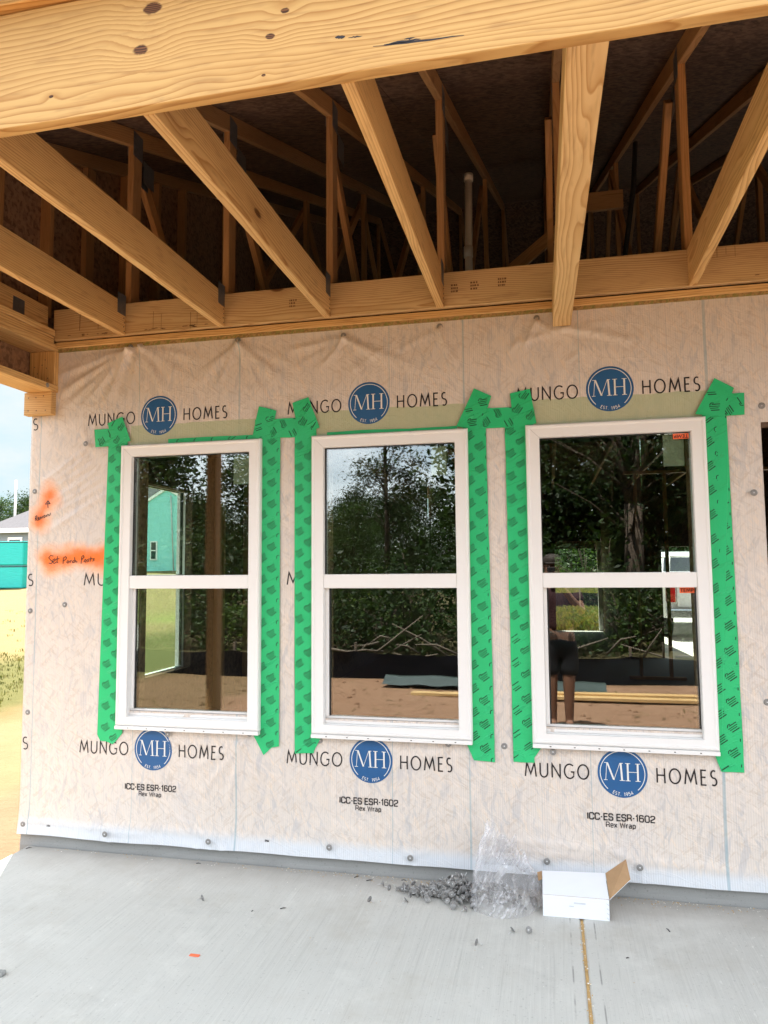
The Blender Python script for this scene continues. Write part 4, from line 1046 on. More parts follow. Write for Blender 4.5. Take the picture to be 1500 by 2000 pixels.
# gable end on the left: sheathing with studs
gab = thing('gable_wall', 'brown strand board gable wall with upright studs at the left end of the attic', 'wall', (XL, 0, 3))
mb = MB(); mb.prism([(-1.95, 3.0), (-.0, 3.0), (.0, 2.78), (14.4, 2.78), (14.4, zroof(yR) - SLOPE * 7.8), (yR, zroof(yR) - .002), (-1.95, zroof(-1.95) - .002)], 'x', XL - .0, XL + .012)
build('sheathing', mb, 'osb', gab)
for y in (-1.2, -.80, -.39, .02, .43, .84, 1.25, 1.66, 2.5, 3.3):
    board('stud', (XL + .034, y, 3.02), (XL + .034, y, zroof(y) - .10), .038, .089, 'pine_shade', gab, up=(0, 1, 0) if y in (-.39, .43) else (1, 0, 0))
board('top_chord', (XL + .035, -1.95, zroof(-1.95) - .05), (XL + .035, yR, zroof(yR) - .05), .04, .09, 'pine_shade', gab)

# ------------------------------------------------------------------ ledger, beam, joists
led = thing('ledger_board', 'long pine ledger board along the top of the wall carrying the joist ends', 'board', (0, -.02, 2.95))
board('board', (-1.895, -.021, 2.944), (4.6, -.021, 2.936), .038, .184, 'pine', led)
board('packing_strip', (-1.895, -.014, 2.828), (4.6, -.014, 2.815), .020, .034, 'pine', led)
mb = MB()
mb.box(-1.9, 4.6, -.0105, .02, 2.845, 2.8525); build('gap', mb, 'black_hole', led)
mb = MB(); mb.box(-1.895, 4.6, -.0125, .002, 2.788, 2.811); build('sheathing_edge', mb, 'osb_edge', led)
# pencil/tar marks and brand stamps on the ledger
rng0 = random.Random(2)
mb = MB(); rs = random.Random(4)
def stamp(x, z, w, h, y):
    for r_ in range(3):
        zz = z + (r_ - 1) * h * .36; xx = x - w / 2
        while xx < x + w / 2:
            l = rs.uniform(.004, .011); mb.add([(xx, y, zz - h * .11), (xx + l, y, zz - h * .11), (xx + l, y, zz + h * .11), (xx, y, zz + h * .11)], [(0, 1, 2, 3)]); xx += l + rs.uniform(.002, .005)
for (x, z) in ((.46, 2.945), (.56, 2.95), (.70, 2.955), (-.42, 2.945)):
    mb = MB(); stamp(x, z, .035, .045, -.0405); build('grade_stamp', mb, 'stain_brown', led, fixn=False)
for (x, z, l) in ((-1.25, 2.92, .10), (-1.20, 2.91, .08), (-1.02, 2.90, .09), (-.98, 2.91, .07), (-1.60, 2.94, .08), (-1.72, 2.95, .10), (1.72, 3.0, .04), (1.80, 3.0, .05), (1.76, 3.005, .03)):
    w = rs.uniform(.0012, .0026); mb = MB(); mb.add([(x - w, -.0406, z - l / 2), (x + w * .4, -.0406, z - l / 2 - .004), (x + w, -.0406, z + l / 2), (x - w * .7, -.0406, z + l / 2 + .005)], [(0, 1, 2, 3)]); build('drip_stain', mb, 'stain_brown', led, fixn=False)
for k in range(26):
    x = rs.choice((rs.gauss(-1.24, .05), rs.gauss(-1.0, .04), rs.gauss(-1.66, .06), rs.gauss(1.78, .06))); z = rs.uniform(2.862, 2.875); w = rs.uniform(.004, .02); mb = MB(); mb.add([(x - w, -.0407, z - .002), (x + w, -.0407, z - .0015), (x + w * .8, -.0407, z + .0025), (x - w * .6, -.0407, z + .003)], [(0, 1, 2, 3)]); build('smear', mb, 'stain_brown', led, fixn=False)
beam = thing('porch_beam', 'big pale pine beam across the top of the porch front with dark knots', 'beam', (0, -1.85, 3.0))
bo = board('face_board', (-3.3, -1.848, 3.031), (4.9, -1.848, 3.031), .040, .372, 'pine_beam', beam)
b2 = board('upper_board', (-3.3, -1.875, 3.268), (4.9, -1.875, 3.268), .040, .089, 'pine', beam)
mb = MB()
for (x0_, z0_, x1_, z1_, h) in ((.47, 2.9085, .716, 2.8972, .0030), (.50, 2.9095, .60, 2.908, .0042), (.555, 2.914, .585, 2.9145, .0024), (.363, 2.9535, .392, 2.9515, .0050), (.40, 2.946, .44, 2.945, .0020)):
    n_ = 9; vs = []
    for q in range(n_):
        u_ = q / (n_ - 1); hh = h * (.25 + sin(pi * u_)) * rng0.uniform(.5, 1.0); x_ = x0_ + (x1_ - x0_) * u_; z_ = z0_ + (z1_ - z0_) * u_ + rng0.uniform(-.001, .001)
        vs += [(x_, -1.8684, z_ - hh), (x_, -1.8684, z_ + hh)]
    mb.add(vs, [(2 * q, 2 * q + 2, 2 * q + 3, 2 * q + 1) for q in range(n_ - 1)])
build('scuff_mark', mb, 'ink_black', beam, fixn=False)

jl = ['', 'pine porch joist nearest the corner, ending above the left of the leftmost window', 'second full porch joist, ending above the right of the leftmost window', 'porch joist ending above the left jamb of the middle window', 'porch joist ending above the right part of the middle window', '', 'porch joist at the top right, ending above the right window']
for i, cx in enumerate(TX):
    if i == 4: continue
    lab = {0: 'first full pine joist from the left, ending above the leftmost window', 1: 'second pine joist from the left, ending above the right side of the leftmost window', 2: 'pine joist ending above the gap between the left and middle windows', 3: 'pine joist ending above the right side of the middle window', 5: 'pine joist at the upper right, ending above the right window', 6: 'pine joist beyond the upper right corner of the porch', 7: 'last pine joist past the right edge of the porch'}[i]
    t = thing('porch_joist', lab, 'joist', (cx, -1, 2.95), 'porch ceiling joists')
    board('board', (cx, -1.826, 2.940), (cx, -.041, 2.940), .038, .186, 'pine', t)
    pl = MB(); pl.box(cx + .0192, cx + .0203, -.125, -.045, 2.955, 3.075); build('truss_plate', pl, 'galv_plate', t)
    for q in range(4): nl = MB(); nl.lathe([(.0035, 0), (.0035, .002), (0, .002)], (cx + .019, -.055 - .006 * (q % 2), 2.865 + .025 * q), 6, 0, False, 'x'); build('nail_head', nl, 'dark_nail', t)
t = thing('porch_joist', 'wide pale joist sloping down to the wall between the middle and right windows', 'joist', (.99, -1, 2.8), 'porch ceiling joists')
board('board', (1.030, -1.826, 2.925), (.992, -.006, 2.785), .108, .148, 'pine_pale', t, taper=.088)

# left end joist and framed header
t = thing('porch_joist', 'short end joist above the left header with a dark metal plate', 'joist', (-1.95, -.9, 3.0), 'porch ceiling joists')
board('board', (-1.952, -1.826, 2.965), (-1.952, -.041, 2.965), .040, .186, 'pine', t)
pl = MB(); pl.box(-1.9318, -1.9305, -.33, -.24, 2.905, 3.02); build('truss_plate', pl, 'galv_plate', t)
hd = thing('porch_header', 'framed header of stacked boards on the left side of the porch', 'beam', (-1.96, -.9, 2.7))
board('bottom_plate', (-1.965, -1.9, 2.570), (-1.965, -.003, 2.570), .175, .039, 'pine', hd)
for k, (z, h, xi) in enumerate(((2.812, .040, -1.965), (2.8535, .040, -1.968), (2.857 + .0375, .036, -1.962))):
    board('top_plate', (xi, -1.9, z), (xi, -.045 if k else -.003, z), .170, h, 'pine', hd)
board('stud_block', (-1.962, -.024, 2.592), (-1.962, -.024, 2.790), .166, .040, 'pine', hd, up=(0, 1, 0))
board('stud_block', (-1.962, -.90, 2.592), (-1.962, -.90, 2.790), .160, .040, 'pine', hd, up=(0, 1, 0))
mb = MB(); mb.box(-2.066, -2.0545, -1.95, -.003, 2.556, 3.0); build('sheathing', mb, 'osb', hd)
mb = MB()
for (x, z) in ((-2.01, 2.70), (-1.99, 2.66), (-1.94, 2.74), (-1.92, 2.63), (-1.96, 2.71), (-2.0, 2.64), (-1.93, 2.69)): mb = MB(); mb.lathe([(.003, 0), (.003, .0015), (0, .0015)], (x, -.0442, z), 6, 0, False, 'y'); build('nail_head', mb, 'dark_nail', hd)
mb = MB(); mb.lathe([(r * .9, h) for r, h in reversed(CAP)], (-1.8775, -.10, 2.573), 14, 0, True, 'x'); build('cap_nail', mb, 'cap_plastic', hd)
blk = thing('corner_block', 'short pine block with two rows of nails at the wall corner under the left header', 'block', (-1.98, -.02, 2.48))
board('board', (-2.070, -.028, 2.483), (-1.888, -.028, 2.483), .044, .134, 'pine', blk)
mb = MB()
for (x, z) in ((-2.04, 2.518), (-1.99, 2.517), (-1.94, 2.525), (-2.04, 2.442), (-1.985, 2.44), (-1.925, 2.44)): mb = MB(); mb.lathe([(.0034, 0), (.0034, .0015), (0, .0015)], (x, -.0502, z), 6, 0, False, 'y'); build('nail_head', mb, 'dark_nail', blk)
post = thing('porch_post', 'temporary brown post holding up the front corner of the porch, seen reflected', 'post', (-1.785, -1.85, -.02))
board('board', (-1.785, -1.85, -.016), (-1.785, -1.85, 2.842), .092, .092, 'pine_post', post, up=(0, 1, 0))

# attic bits
pp = thing('vent_pipe', 'white plastic vent pipe standing in the dark attic', 'pipe', (.385, 1.5, 2.94))
mb = MB(); mb.tube([(.381, 1.5, 2.95), (.384, 1.5, 3.78), (.392, 1.5, 4.40)], .028, 14); build('pipe', mb, 'pvc', pp)
mb = MB(); mb.lathe([(.034, 0), (.034, .08)], (.382, 1.5, 3.78), 14); build('coupling', mb, 'pvc', pp)
mb = MB(); mb.lathe([(.034, 0), (.034, .05)], (.392, 1.5, 4.36), 14); build('coupling', mb, 'pvc', pp)
t = thing('brace', 'diagonal brace board crossing the dark attic beside the vent pipe', 'board', (.8, 1.9, 3.7))
board('board', (.30, 1.95, 3.55), (1.05, 1.95, 4.13), .038, .095, 'pine_shade', t)
t = thing('blocking', 'short block of pine between two trusses behind the wide joist', 'block', (1.3, 2.2, 4.3))
board('board', (1.03, 2.2, 4.44), (1.55, 2.2, 4.44), .038, .15, 'pine_shade', t)
t = thing('cable', 'black cable hanging down through the attic right of the wide joist', 'cable', (1.5, 1.6, 3.5))
mb = MB(); mb.tube([(1.62, 1.9, 4.72), (1.58, 1.8, 4.3), (1.50, 1.7, 3.8), (1.46, 1.7, 3.35), (1.3, 1.7, 3.2), (1.1, 1.7, 3.15)], .018, 8); build('cable_run', mb, 'rubber', t)

# ------------------------------------------------------------------ porch floor clutter
rng = random.Random(21)
mb = MB()
for k in range(150):
    y0 = -1.97 + 1.93 * k / 150; y1 = -1.97 + 1.93 * (k + 1) / 150
    a, b = .9942, 1.0058
    mb.add([(a, y0, SLAB_Z - .007 + .006 * mnoise.noise((y0 * 30, 1, 0))), (b, y0, SLAB_Z - .007 + .006 * mnoise.noise((y0 * 30, 5, 0))), (b, y1, SLAB_Z - .007 + .006 * mnoise.noise((y1 * 30, 5, 0))), (a, y1, SLAB_Z - .007 + .006 * mnoise.noise((y1 * 30, 1, 0)))], [(0, 1, 2, 3)])
def chip(mb, x, y, s, mi, z=SLAB_Z):
    a = rng.uniform(0, 6.3); pts = []
    n = 4
    for k in range(n):
        r = s * rng.uniform(.6, 1.2); pts.append((x + r * cos(a + k * 2 * pi / n), y + r * sin(a + k * 2 * pi / n)))
    h = s * rng.uniform(.4, .9)
    mb.add([(p[0], p[1], z + .0005) for p in pts] + [(x + (p[0] - x) * .7, y + (p[1] - y) * .7, z + h) for p in pts], [(4, 5, 6, 7)] + [(i, (i + 1) % 4, 4 + (i + 1) % 4, 4 + i) for i in range(4)], mi)
for k in range(260): chip(mb, 1.0 + rng.gauss(0, .006), rng.uniform(-1.95, -.3), rng.uniform(.0015, .0038), rng.choice((0, 0, 0, 1)), SLAB_Z - .002)
for k in range(620):
    x = rng.choice((rng.uniform(-1.8, 1.85), rng.gauss(.1, .35), rng.gauss(1.3, .25)))
    y = -.012 - abs(rng.gauss(0, .035)); chip(mb, x, y, rng.uniform(.0012, .0035), rng.choice((0, 0, 1)))
for k in range(140): chip(mb, rng.uniform(-1.5, 1.7), -rng.uniform(.05, .9) ** 1.3, rng.uniform(.001, .0026), rng.choice((0, 1, 1)))
tag(build('sawdust', mb, ['sawdust_mat', 'foam_white'], fixn=False), 'sawdust and pale crumbs filling the slab joint and lying along the wall foot', 'sawdust', kind='stuff')

# loose cap nails: one mesh, many copies
def capnail_mesh():
    mb = MB(); mb.lathe([(.0150, .0), (.0155, .0008), (.0135, .0026), (.0085, .0034), (.0050, .0022), (.0025, .0034), (.0, .0034)], (0, 0, 0), 14, 0)
    mb.lathe([(.0048, .0034), (.0036, .0046), (.0, .0048)], (0, 0, 0), 8, 1)
    mb.tube([(0, 0, .0), (0, 0, -.028), (0, 0, -.033)], [.0017, .0017, .0003], 6, 1)
    return build('cap_nail', mb, ['cap_plastic', 'steel'])
cn0 = capnail_mesh(); used = [False]
def capnail(x, y, z, rot, label, group=None):
    o = cn0
    if used[0]: o = cn0.copy(); COL.objects.link(o)
    used[0] = True
    o.location = (x, y, z); o.rotation_euler = rot
    for k in ('label', 'group', 'category'):
        if k in o: del o[k]
    tag(o, label, 'nail', group); return o
HL = 'grey capped roofing nail in the spilled heap beside the clear plastic bag'
hx = [(rng.gauss(0, 1), rng.gauss(0, 1)) for _ in range(235)]
cnt = 0
for (gx, gy) in hx:
    u = rng.random()
    x = .165 + .37 * u ** .62 + gx * .014; y = -.165 + gy * (.020 + .045 * u)
    if y > -.03 or y < -.32: continue
    hgt = .078 * exp(-((x - .445) / .085) ** 2 - ((y + .15) / .07) ** 2)
    z = SLAB_Z + .013 + hgt * rng.random() + .004
    capnail(x, y, z, (rng.gauss(1.4, .7), rng.uniform(-.5, .5), rng.uniform(0, 6.3)), HL, 'nails in the spilled heap').scale = (.9, .9, .9); cnt += 1
for k in range(70):
    x = rng.gauss(.63, .07); y = rng.gauss(-.20, .05)
    if y < -.30: y = -.28
    capnail(x, y, SLAB_Z + .014 + .085 * rng.random() * exp(-((x - .6) / .1) ** 2), (rng.gauss(1.4, .7), 0, rng.uniform(0, 6.3)), 'grey capped nail inside the clear plastic bag', 'nails inside the plastic bag')
for (x, y, lab, rx) in ((.058, -.305, 'single capped nail lying left of the heap, farthest from the bag', 1.4), (.221, -.271, 'shiny capped nail lying just in front of the left end of the heap', .2), (.081, -.128, 'capped nail lying near the wall left of the heap', 1.5), (.119, -.166, 'capped nail between the wall and the left tip of the heap', 1.5),
                        (.712, -.454, 'capped nail standing cap up on the slab in front of the plastic bag', .15), (.779, -.449, 'capped nail lying with its point right, in front of the white box', 1.25), (.575, -.594, 'capped nail lying alone nearest the camera, in front of the bag', 1.5), (-.705, -.447, 'lone capped nail on the slab far left of the heap', 1.45)):
    capnail(x, y, SLAB_Z + (.0155 if rx > 1 else .034), (rx if rx > 1 else pi * 0 + rx, .1, rng.uniform(0, 6)), lab) if rx > 1 else capnail(x, y, SLAB_Z + .012, (1.05, .1, 2.2), lab)
# dark nails and splinters
def sliver(x, y, L, a, label, mat='dark_nail', r=.0019):
    L *= .62
    t = MB(); t.tube([(x - L * cos(a) / 2, y - L * sin(a) / 2, SLAB_Z + r), (x, y, SLAB_Z + r + .002), (x + L * cos(a) / 2, y + L * sin(a) / 2, SLAB_Z + r)], [r, r, r * .4], 6)
    tag(build('splinter', t, mat), label, 'splinter')
sliver(-.071, -.045, .05, .9, 'dark splinter at the wall foot left of the nail heap')
sliver(.001, -.073, .055, .5, 'thicker dark splinter lying just left of the nails near the wall')
sliver(-.31, -.443, .045, .5, 'dark splinter in the middle of the bare slab left of the heap')
sliver(-.436, -.495, .02, 1.3, 'tiny dark splinter on the slab, one of the nearest to the camera')
sliver(-1.95, -.044, .05, .9, 'dark splinter at the slab corner by the wall end')
sliver(-.924, -.051, .04, .1, 'dark splinter at the wall foot under the left window')
sliver(1.161, -.567, .02, .4, 'tiny dark splinter right of the sand joint')
sliver(.166, -.039, .04, .1, 'small dark splinter by the wall behind the heap')
sliver(1.35, -.30, .05, 1.9, 'thin dark splinter right of the white box')
mb = MB(); mb.cbox(-.532, -.490, -.906, -.890, SLAB_Z + .0005, SLAB_Z + .004, .001); tag(build('orange_chip', mb, 'orange_chip'), 'small orange paint chip lying on the bare slab', 'chip')
mb = MB(); mb.cbox(-1.18, -1.15, -1.195, -1.165, SLAB_Z + .0005, SLAB_Z + .016, .004); tag(build('stone', mb, 'curb_concrete'), 'small grey stone at the left edge of the slab', 'stone')

# white carton
bxr = thing('cardboard_box', 'small white cardboard carton lying open on the slab against the wall', 'box', (.97, -.2, SLAB_Z))
A = [(.836, -.276), (1.117, -.268), (1.112, -.105), (.834, -.118)]
zt = [.072, .070, .118, .112]
def sheet(mb, p, th, mi_out=0, mi_in=1):
    p = [Vector(q) for q in p]; n = (p[1] - p[0]).cross(p[3] - p[0]).normalized() * th
    q = [a - n for a in p]
    mb.add([*p, *q], [(0, 1, 2, 3)], mi_out); b = len(mb.v) - 8
    mb.f += [[b + 7, b + 6, b + 5, b + 4]] + [[b + i, b + 4 + i, b + 4 + (i + 1) % 4, b + (i + 1) % 4] for i in range(4)]; mb.m += [mi_in] * 5; mb.sm += [False] * 5
zb = SLAB_Z + .001
f0, f1, f2, f3 = [Vector((a[0], a[1], zb)) for a in A]; t0, t1, t2, t3 = [Vector((a[0], a[1], z)) for a, z in zip(A, zt)]
for nm, quad in (('front_panel', (f0, f1, t1, t0)), ('top_panel', (t0 + Vector((0, .002, .0005)), t1 + Vector((0, .002, .0005)), t2, t3)), ('back_panel', (f2, f3, t3 - Vector((0, .001, .004)), t2 - Vector((0, .001, .004)))), ('bottom_panel', (f3 + Vector((.003, -.003, .003)), f2 + Vector((-.003, -.003, .003)), f1 + Vector((-.003, .003, .003)), f0 + Vector((.003, .003, .003))))):
    mb = MB(); sheet(mb, quad, .0025); build(nm, mb, ['box_white', 'box_brown'], bxr, fixn=False)
mb = MB(); sheet(mb, (t1 + Vector((.003, .004, 0)), Vector((1.218, -.165, .122)), Vector((1.207, -.105, .186)), t2 + Vector((.003, -.004, .001))), .0025, 1, 0); build('flap', mb, ['box_white', 'box_brown'], bxr, fixn=False)
mb = MB(); sheet(mb, (t3 + Vector((-.002, 0, -.002)), t3 + Vector((-.024, .006, -.012)), t3 + Vector((-.018, -.035, -.032)), t3 + Vector((-.002, -.05, -.018))), .0025, 1, 1); build('flap', mb, ['box_white', 'box_brown'], bxr, fixn=False)
mb = MB()
for (u, v, w, h) in ((.40, .45, .02, .004), (.47, .30, .05, .006)):
    c = t0 + (t1 - t0) * u + (f0 - t0) * v + Vector((0, -.0035, 0)); mb.add([c, c + Vector((w, 0, 0)), c + Vector((w, 0, h)), c + Vector((0, 0, h))], [(0, 1, 2, 3)])
for k in range(4):
    c = f1 + (t1 - f1) * (.15 + .22 * k) + Vector((-.012, -.0036, 0)); mb.add([c, c + Vector((.010, .0, -.008)), c + Vector((.011, 0, -.005)), c + Vector((.001, 0, .003))], [(0, 1, 2, 3)])
build('scuff_mark', mb, 'box_print', bxr, fixn=False)

# clear plastic bag: a sheet of film gathered to a peak against the wall
def bag():
    n, m = 120, 60
    vs = []; fs = []
    base = [(.535, -.275), (.58, -.318), (.665, -.345), (.76, -.30), (.825, -.18), (.79, -.06), (.67, -.025), (.59, -.03), (.535, -.12)]
    nb = len(base)
    def bp(a):
        f = a / n * nb; i = int(f) % nb; u = f - int(f)
        p0, p1, p2, p3 = (Vector(base[(i + k - 1) % nb]) for k in range(4))
        return .5 * ((2 * p1) + (p2 - p0) * u + (2 * p0 - 5 * p1 + 4 * p2 - p3) * u * u + (3 * p1 - p0 - 3 * p2 + p3) * u ** 3)
    top = Vector((.600, -.075, .300)); top2 = Vector((.740, -.075, .165))
    for j in range(m + 1):
        v = j / m
        for a in range(n):
            b = bp(a); th = 2 * pi * a / n
            p = Vector((b.x, b.y, SLAB_Z + .002))
            # shoulder, then gather into a ragged crest between two peaks
            k = .5 + .5 * cos(th - .5)
            crest = top.lerp(top2, .5 - .5 * cos(th + .2)) + Vector((.020 * -cos(th), -.030 * sin(th), .018 * sin(th * 5) + .012 * sin(th * 11)))
            s = v ** 1.25
            q = p.lerp(crest, s); bulge = sin(pi * min(1, v * 1.05)) * .034
            out_ = Vector((b.x - .635, b.y + .17, 0)); out_ = out_.normalized() if out_.length > 1e-6 else Vector((1, 0, 0))
            q += out_ * bulge * (1 - .6 * v)
            pl = .009 * sin(th * 9 + 3 * v + 2 * sin(th * 3)) * (.3 + v)
            cr = .011 * mnoise.noise((q.x * 14, q.y * 14, q.z * 14)) + .005 * abs(mnoise.noise((q.x * 20, q.y * 20, q.z * 12 + 4)))
            q += out_ * (pl + cr) * min(1, v * 6 + .3); q.z += .010 * mnoise.noise((q.x * 30, q.y * 30, 9)) * min(1, v * 8)
            q.z = max(q.z, SLAB_Z + .001); q.y = min(q.y, -.02 + .001 * a / n)
            vs.append(q)
    for j in range(m):
        for a in range(n): fs.append((j * n + a, j * n + (a + 1) % n, (j + 1) * n + (a + 1) % n, (j + 1) * n + a))
    mb = MB(); mb.add(vs, fs, 0, True)
    tag(build('plastic_bag', mb, 'bag_film', fixn=False), 'crumpled clear plastic bag slumped against the wall between the nail heap and white box', 'bag')
bag()

# ------------------------------------------------------------------ vegetation
def leafq(mb, p, s, r):
    a = Vector((r.gauss(0, 1), r.gauss(0, 1), r.gauss(0, .7))).normalized(); b = a.cross(Vector((r.gauss(0, 1), r.gauss(0, 1), r.gauss(0, 1)))).normalized()
    l = s * r.uniform(.6, 1.3); w = l * .42
    mb.add([p - a * l * .5, p + b * w * .5, p + a * l * .5, p - b * w * .5], [(0, 1, 2, 3)], 0)
def make_tree(label, cat, H, R, base, nclump, nleaf, ls, leafm, bark, seed, trunk_r=.16, fork=False, spread=1.0):
    r = random.Random(seed); t = thing('tree', label, cat)
    mb = MB(); cl = []
    tr = [(0, 0, -.3), (.03 * H * .1, .02, H * .3), (r.uniform(-.1, .1), r.uniform(-.1, .1), H * .6), (r.uniform(-.2, .2), r.uniform(-.2, .2), H * .93)]
    if fork:
        mb.tube([(0, 0, -.3), (.05, 0, H * .34)], [trunk_r * 1.2, trunk_r * .95], 10)
        mb.tube([(.05, 0, H * .33), (-.25, 0, H * .48), (-.7, .1, H * .8)], [trunk_r * .7, trunk_r * .55, .04], 9)
        mb.tube([(.05, 0, H * .33), (.28, .05, H * .46), (.55, .0, H * .85)], [trunk_r * .75, trunk_r * .6, .05], 9)
    else: mb.tube(tr, [trunk_r, trunk_r * .75, trunk_r * .45, .02], 9)
    crown = MB()
    for k in range(nclump):
        h = base + (H - base) * r.random() ** .85
        f = (h - base) / max(.1, H - base); rad = R * (sin(pi * min(1, .16 + .80 * f)) ** .7) * spread
        a = r.uniform(0, 2 * pi); d = rad * sqrt(r.uniform(.08, 1))
        c = Vector((d * cos(a), d * sin(a), h + r.uniform(-.2, .2)))
        hub = Vector((0, 0, max(base * .8, h - d * .7)))
        if k % 2 == 0: mb.tube([hub, hub.lerp(c, .5) + Vector((0, 0, .08 * d)), c], [max(.012, trunk_r * .28 * (1 - f * .6)), .02, .008], 5)
        cs = R * r.uniform(.16, .30)
        for q in range(int(nleaf * r.uniform(.5, 1.4))):
            p = c + Vector((r.gauss(0, cs), r.gauss(0, cs), r.gauss(0, cs * .62)))
            if p.z > base * .7: leafq(crown, p, ls, r)
    build('trunk', mb, bark, t); build('crown', crown, leafm, t, fixn=False)
    return t
def place(t, x, y, s, rz, label=None, group=None, first=False):
    o = t if first else copy_tree(t)
    o.location = (x, y, gz(x, y) - .05); o.scale = (s, s, s * 1.0); o.rotation_euler = (0, 0, rz)
    for k in ('group',):
        if k in o: del o[k]
    if label: o['label'] = label
    if group: o['group'] = group
    return o
rt = random.Random(5)
T1 = make_tree('dense dark tree in the wood facing the porch', 'tree', 10, 2.9, 1.6, 120, 120, .25, 'leaf_dark', 'bark', 1)
T2 = make_tree('broad mid green tree in the wood facing the porch', 'tree', 9, 3.3, 1.0, 120, 120, .23, 'leaf_mid', 'bark', 2)
T3 = make_tree('loose tree with open crown in front of the wood', 'tree', 11, 1.35, 3.6, 80, 150, .13, 'leaf_dark', 'bark', 3, .13)
T4 = make_tree('old forked tree at the edge of the wood', 'tree', 9.5, 2.6, 3.0, 100, 110, .11, 'leaf_dark', 'bark', 4, .22, True)
GW_ = 'trees of the wood facing the porch'
LW = ['dense dark tree in the wood facing the porch', 'broad mid green tree in the wood facing the porch']
place(T1, -38, -56, .98, .2, LW[0], GW_, True); place(T2, -34, -58, 1.0, 1.2, LW[1], GW_, True)
k = 0
for x in range(-52, 34, 4):
    if x in (-38, -34): continue
    for (yy, sc) in ((-58, .86), (-51, .76)):
        T = (T1, T2)[k % 2]
        place(T, x + rt.uniform(-1.5, 1.5) + (2 if yy > -56 else 0), yy + rt.uniform(-3, 3), sc * rt.uniform(.85, 1.12), rt.uniform(0, 6), LW[k % 2], GW_); k += 1
place(T3, -5.0, -23, .95, .4, 'loose tall tree with thin trunk mirrored in the middle window', None, True)
place(T4, 2.85, -14.5, 1.0, .3, 'old forked tree mirrored in the right window', None, True)
NL = 'dark leafy tree standing close behind the black fence'
for (x, y, s, T) in ((-15.2, -20, .95, T1), (-14.3, -19, .9, T2), (-8.9, -19.5, .58, T1), (-16.5, -24, 1.0, T1), (.4, -18.5, .95, T1), (1.5, -20, 1.05, T2), (4.4, -17, 1.0, T1), (5.6, -20, 1.1, T2), (3.4, -22, 1.1, T1), (-.6, -24, .50, T2), (-7.4, -27, .48, T2), (-10.5, -28, .48, T1)):
    place(T, x, y, s, rt.uniform(0, 6), NL, 'trees close behind the black fence')
BT = 'tree on the far side of the meadow behind the house'
for k in range(16):
    x = -6 + k * 2.6 + rt.uniform(-1, 1); place((T1, T2)[k % 2], x, 62 + rt.uniform(-6, 6), rt.uniform(.9, 1.25), rt.uniform(0, 6), BT, 'trees beyond the meadow')
for k, (x, y, s) in enumerate(((-58, 70, 1.0), (-63, 71, 1.05), (-67, 72, 1.0), (-72, 70, 1.0), (-54, 74, .9))):
    place((T1, T2)[k % 2], x, y, s, rt.uniform(0, 6), 'tree beyond the roof of the grey house at the left', 'trees beyond the grey house')
# shrubs along the fence
def make_shrub(seed, leafm, R=.75):
    r = random.Random(seed); t = thing('shrub', 'leafy shrub growing behind the black silt fence', 'shrub'); crown = MB(); st = MB()
    for k in range(26):
        a = r.uniform(0, 6.28); d = R * sqrt(r.random()); h = r.uniform(.15, 1.3) * (1.1 - d / R * .5)
        c = Vector((d * cos(a), d * sin(a), h)); st.tube([(0, 0, -.1), c * .5 + Vector((0, 0, .1)), c], [.015, .01, .004], 5)
        for q in range(46): leafq(crown, c + Vector((r.gauss(0, .16), r.gauss(0, .16), r.gauss(0, .13))), .10, r)
    build('stem', st, 'bark', t); build('foliage', crown, leafm, t, fixn=False); return t
S1 = make_shrub(1, 'leaf_mid'); S2 = make_shrub(2, 'leaf_light'); S3 = make_shrub(3, 'leaf_dark')
first = {id(S1): True, id(S2): True, id(S3): True}
SL = 'leafy shrub growing behind the black silt fence'
for k in range(26):
    x = -13 + k * .78 + rt.uniform(-.3, .3); T = (S1, S3, S2)[(k * 5) % 3 if k % 4 else 1]
    f = first.pop(id(T), False); place(T, x, -10.6 + rt.uniform(-1.2, .5), rt.uniform(.8, 1.5), rt.uniform(0, 6), SL, 'shrubs behind the silt fence', f)
for k in range(16):
    x = -17 + k * 1.5 + rt.uniform(-.5, .5); place((S3, S1)[k % 2], x, -15 + rt.uniform(-1, 1), rt.uniform(1.4, 2.4), rt.uniform(0, 6), SL, 'shrubs behind the silt fence')

for k in range(14):
    x = -4 + k * 1.3 + rt.uniform(-.4, .4); place((S1, S3)[k % 2], x, 52 + rt.uniform(-2, 2), rt.uniform(2.6, 4.0), rt.uniform(0, 6), 'bush at the far edge of the meadow behind the house', 'bushes along the far meadow edge')
for k in range(14):
    x = -5 + k * 1.7 + rt.uniform(-.6, .6); place((T2, T1)[k % 2], x, 56 + rt.uniform(-1.5, 1.5), rt.uniform(.8, 1.1), rt.uniform(0, 6), BT, 'trees beyond the meadow')
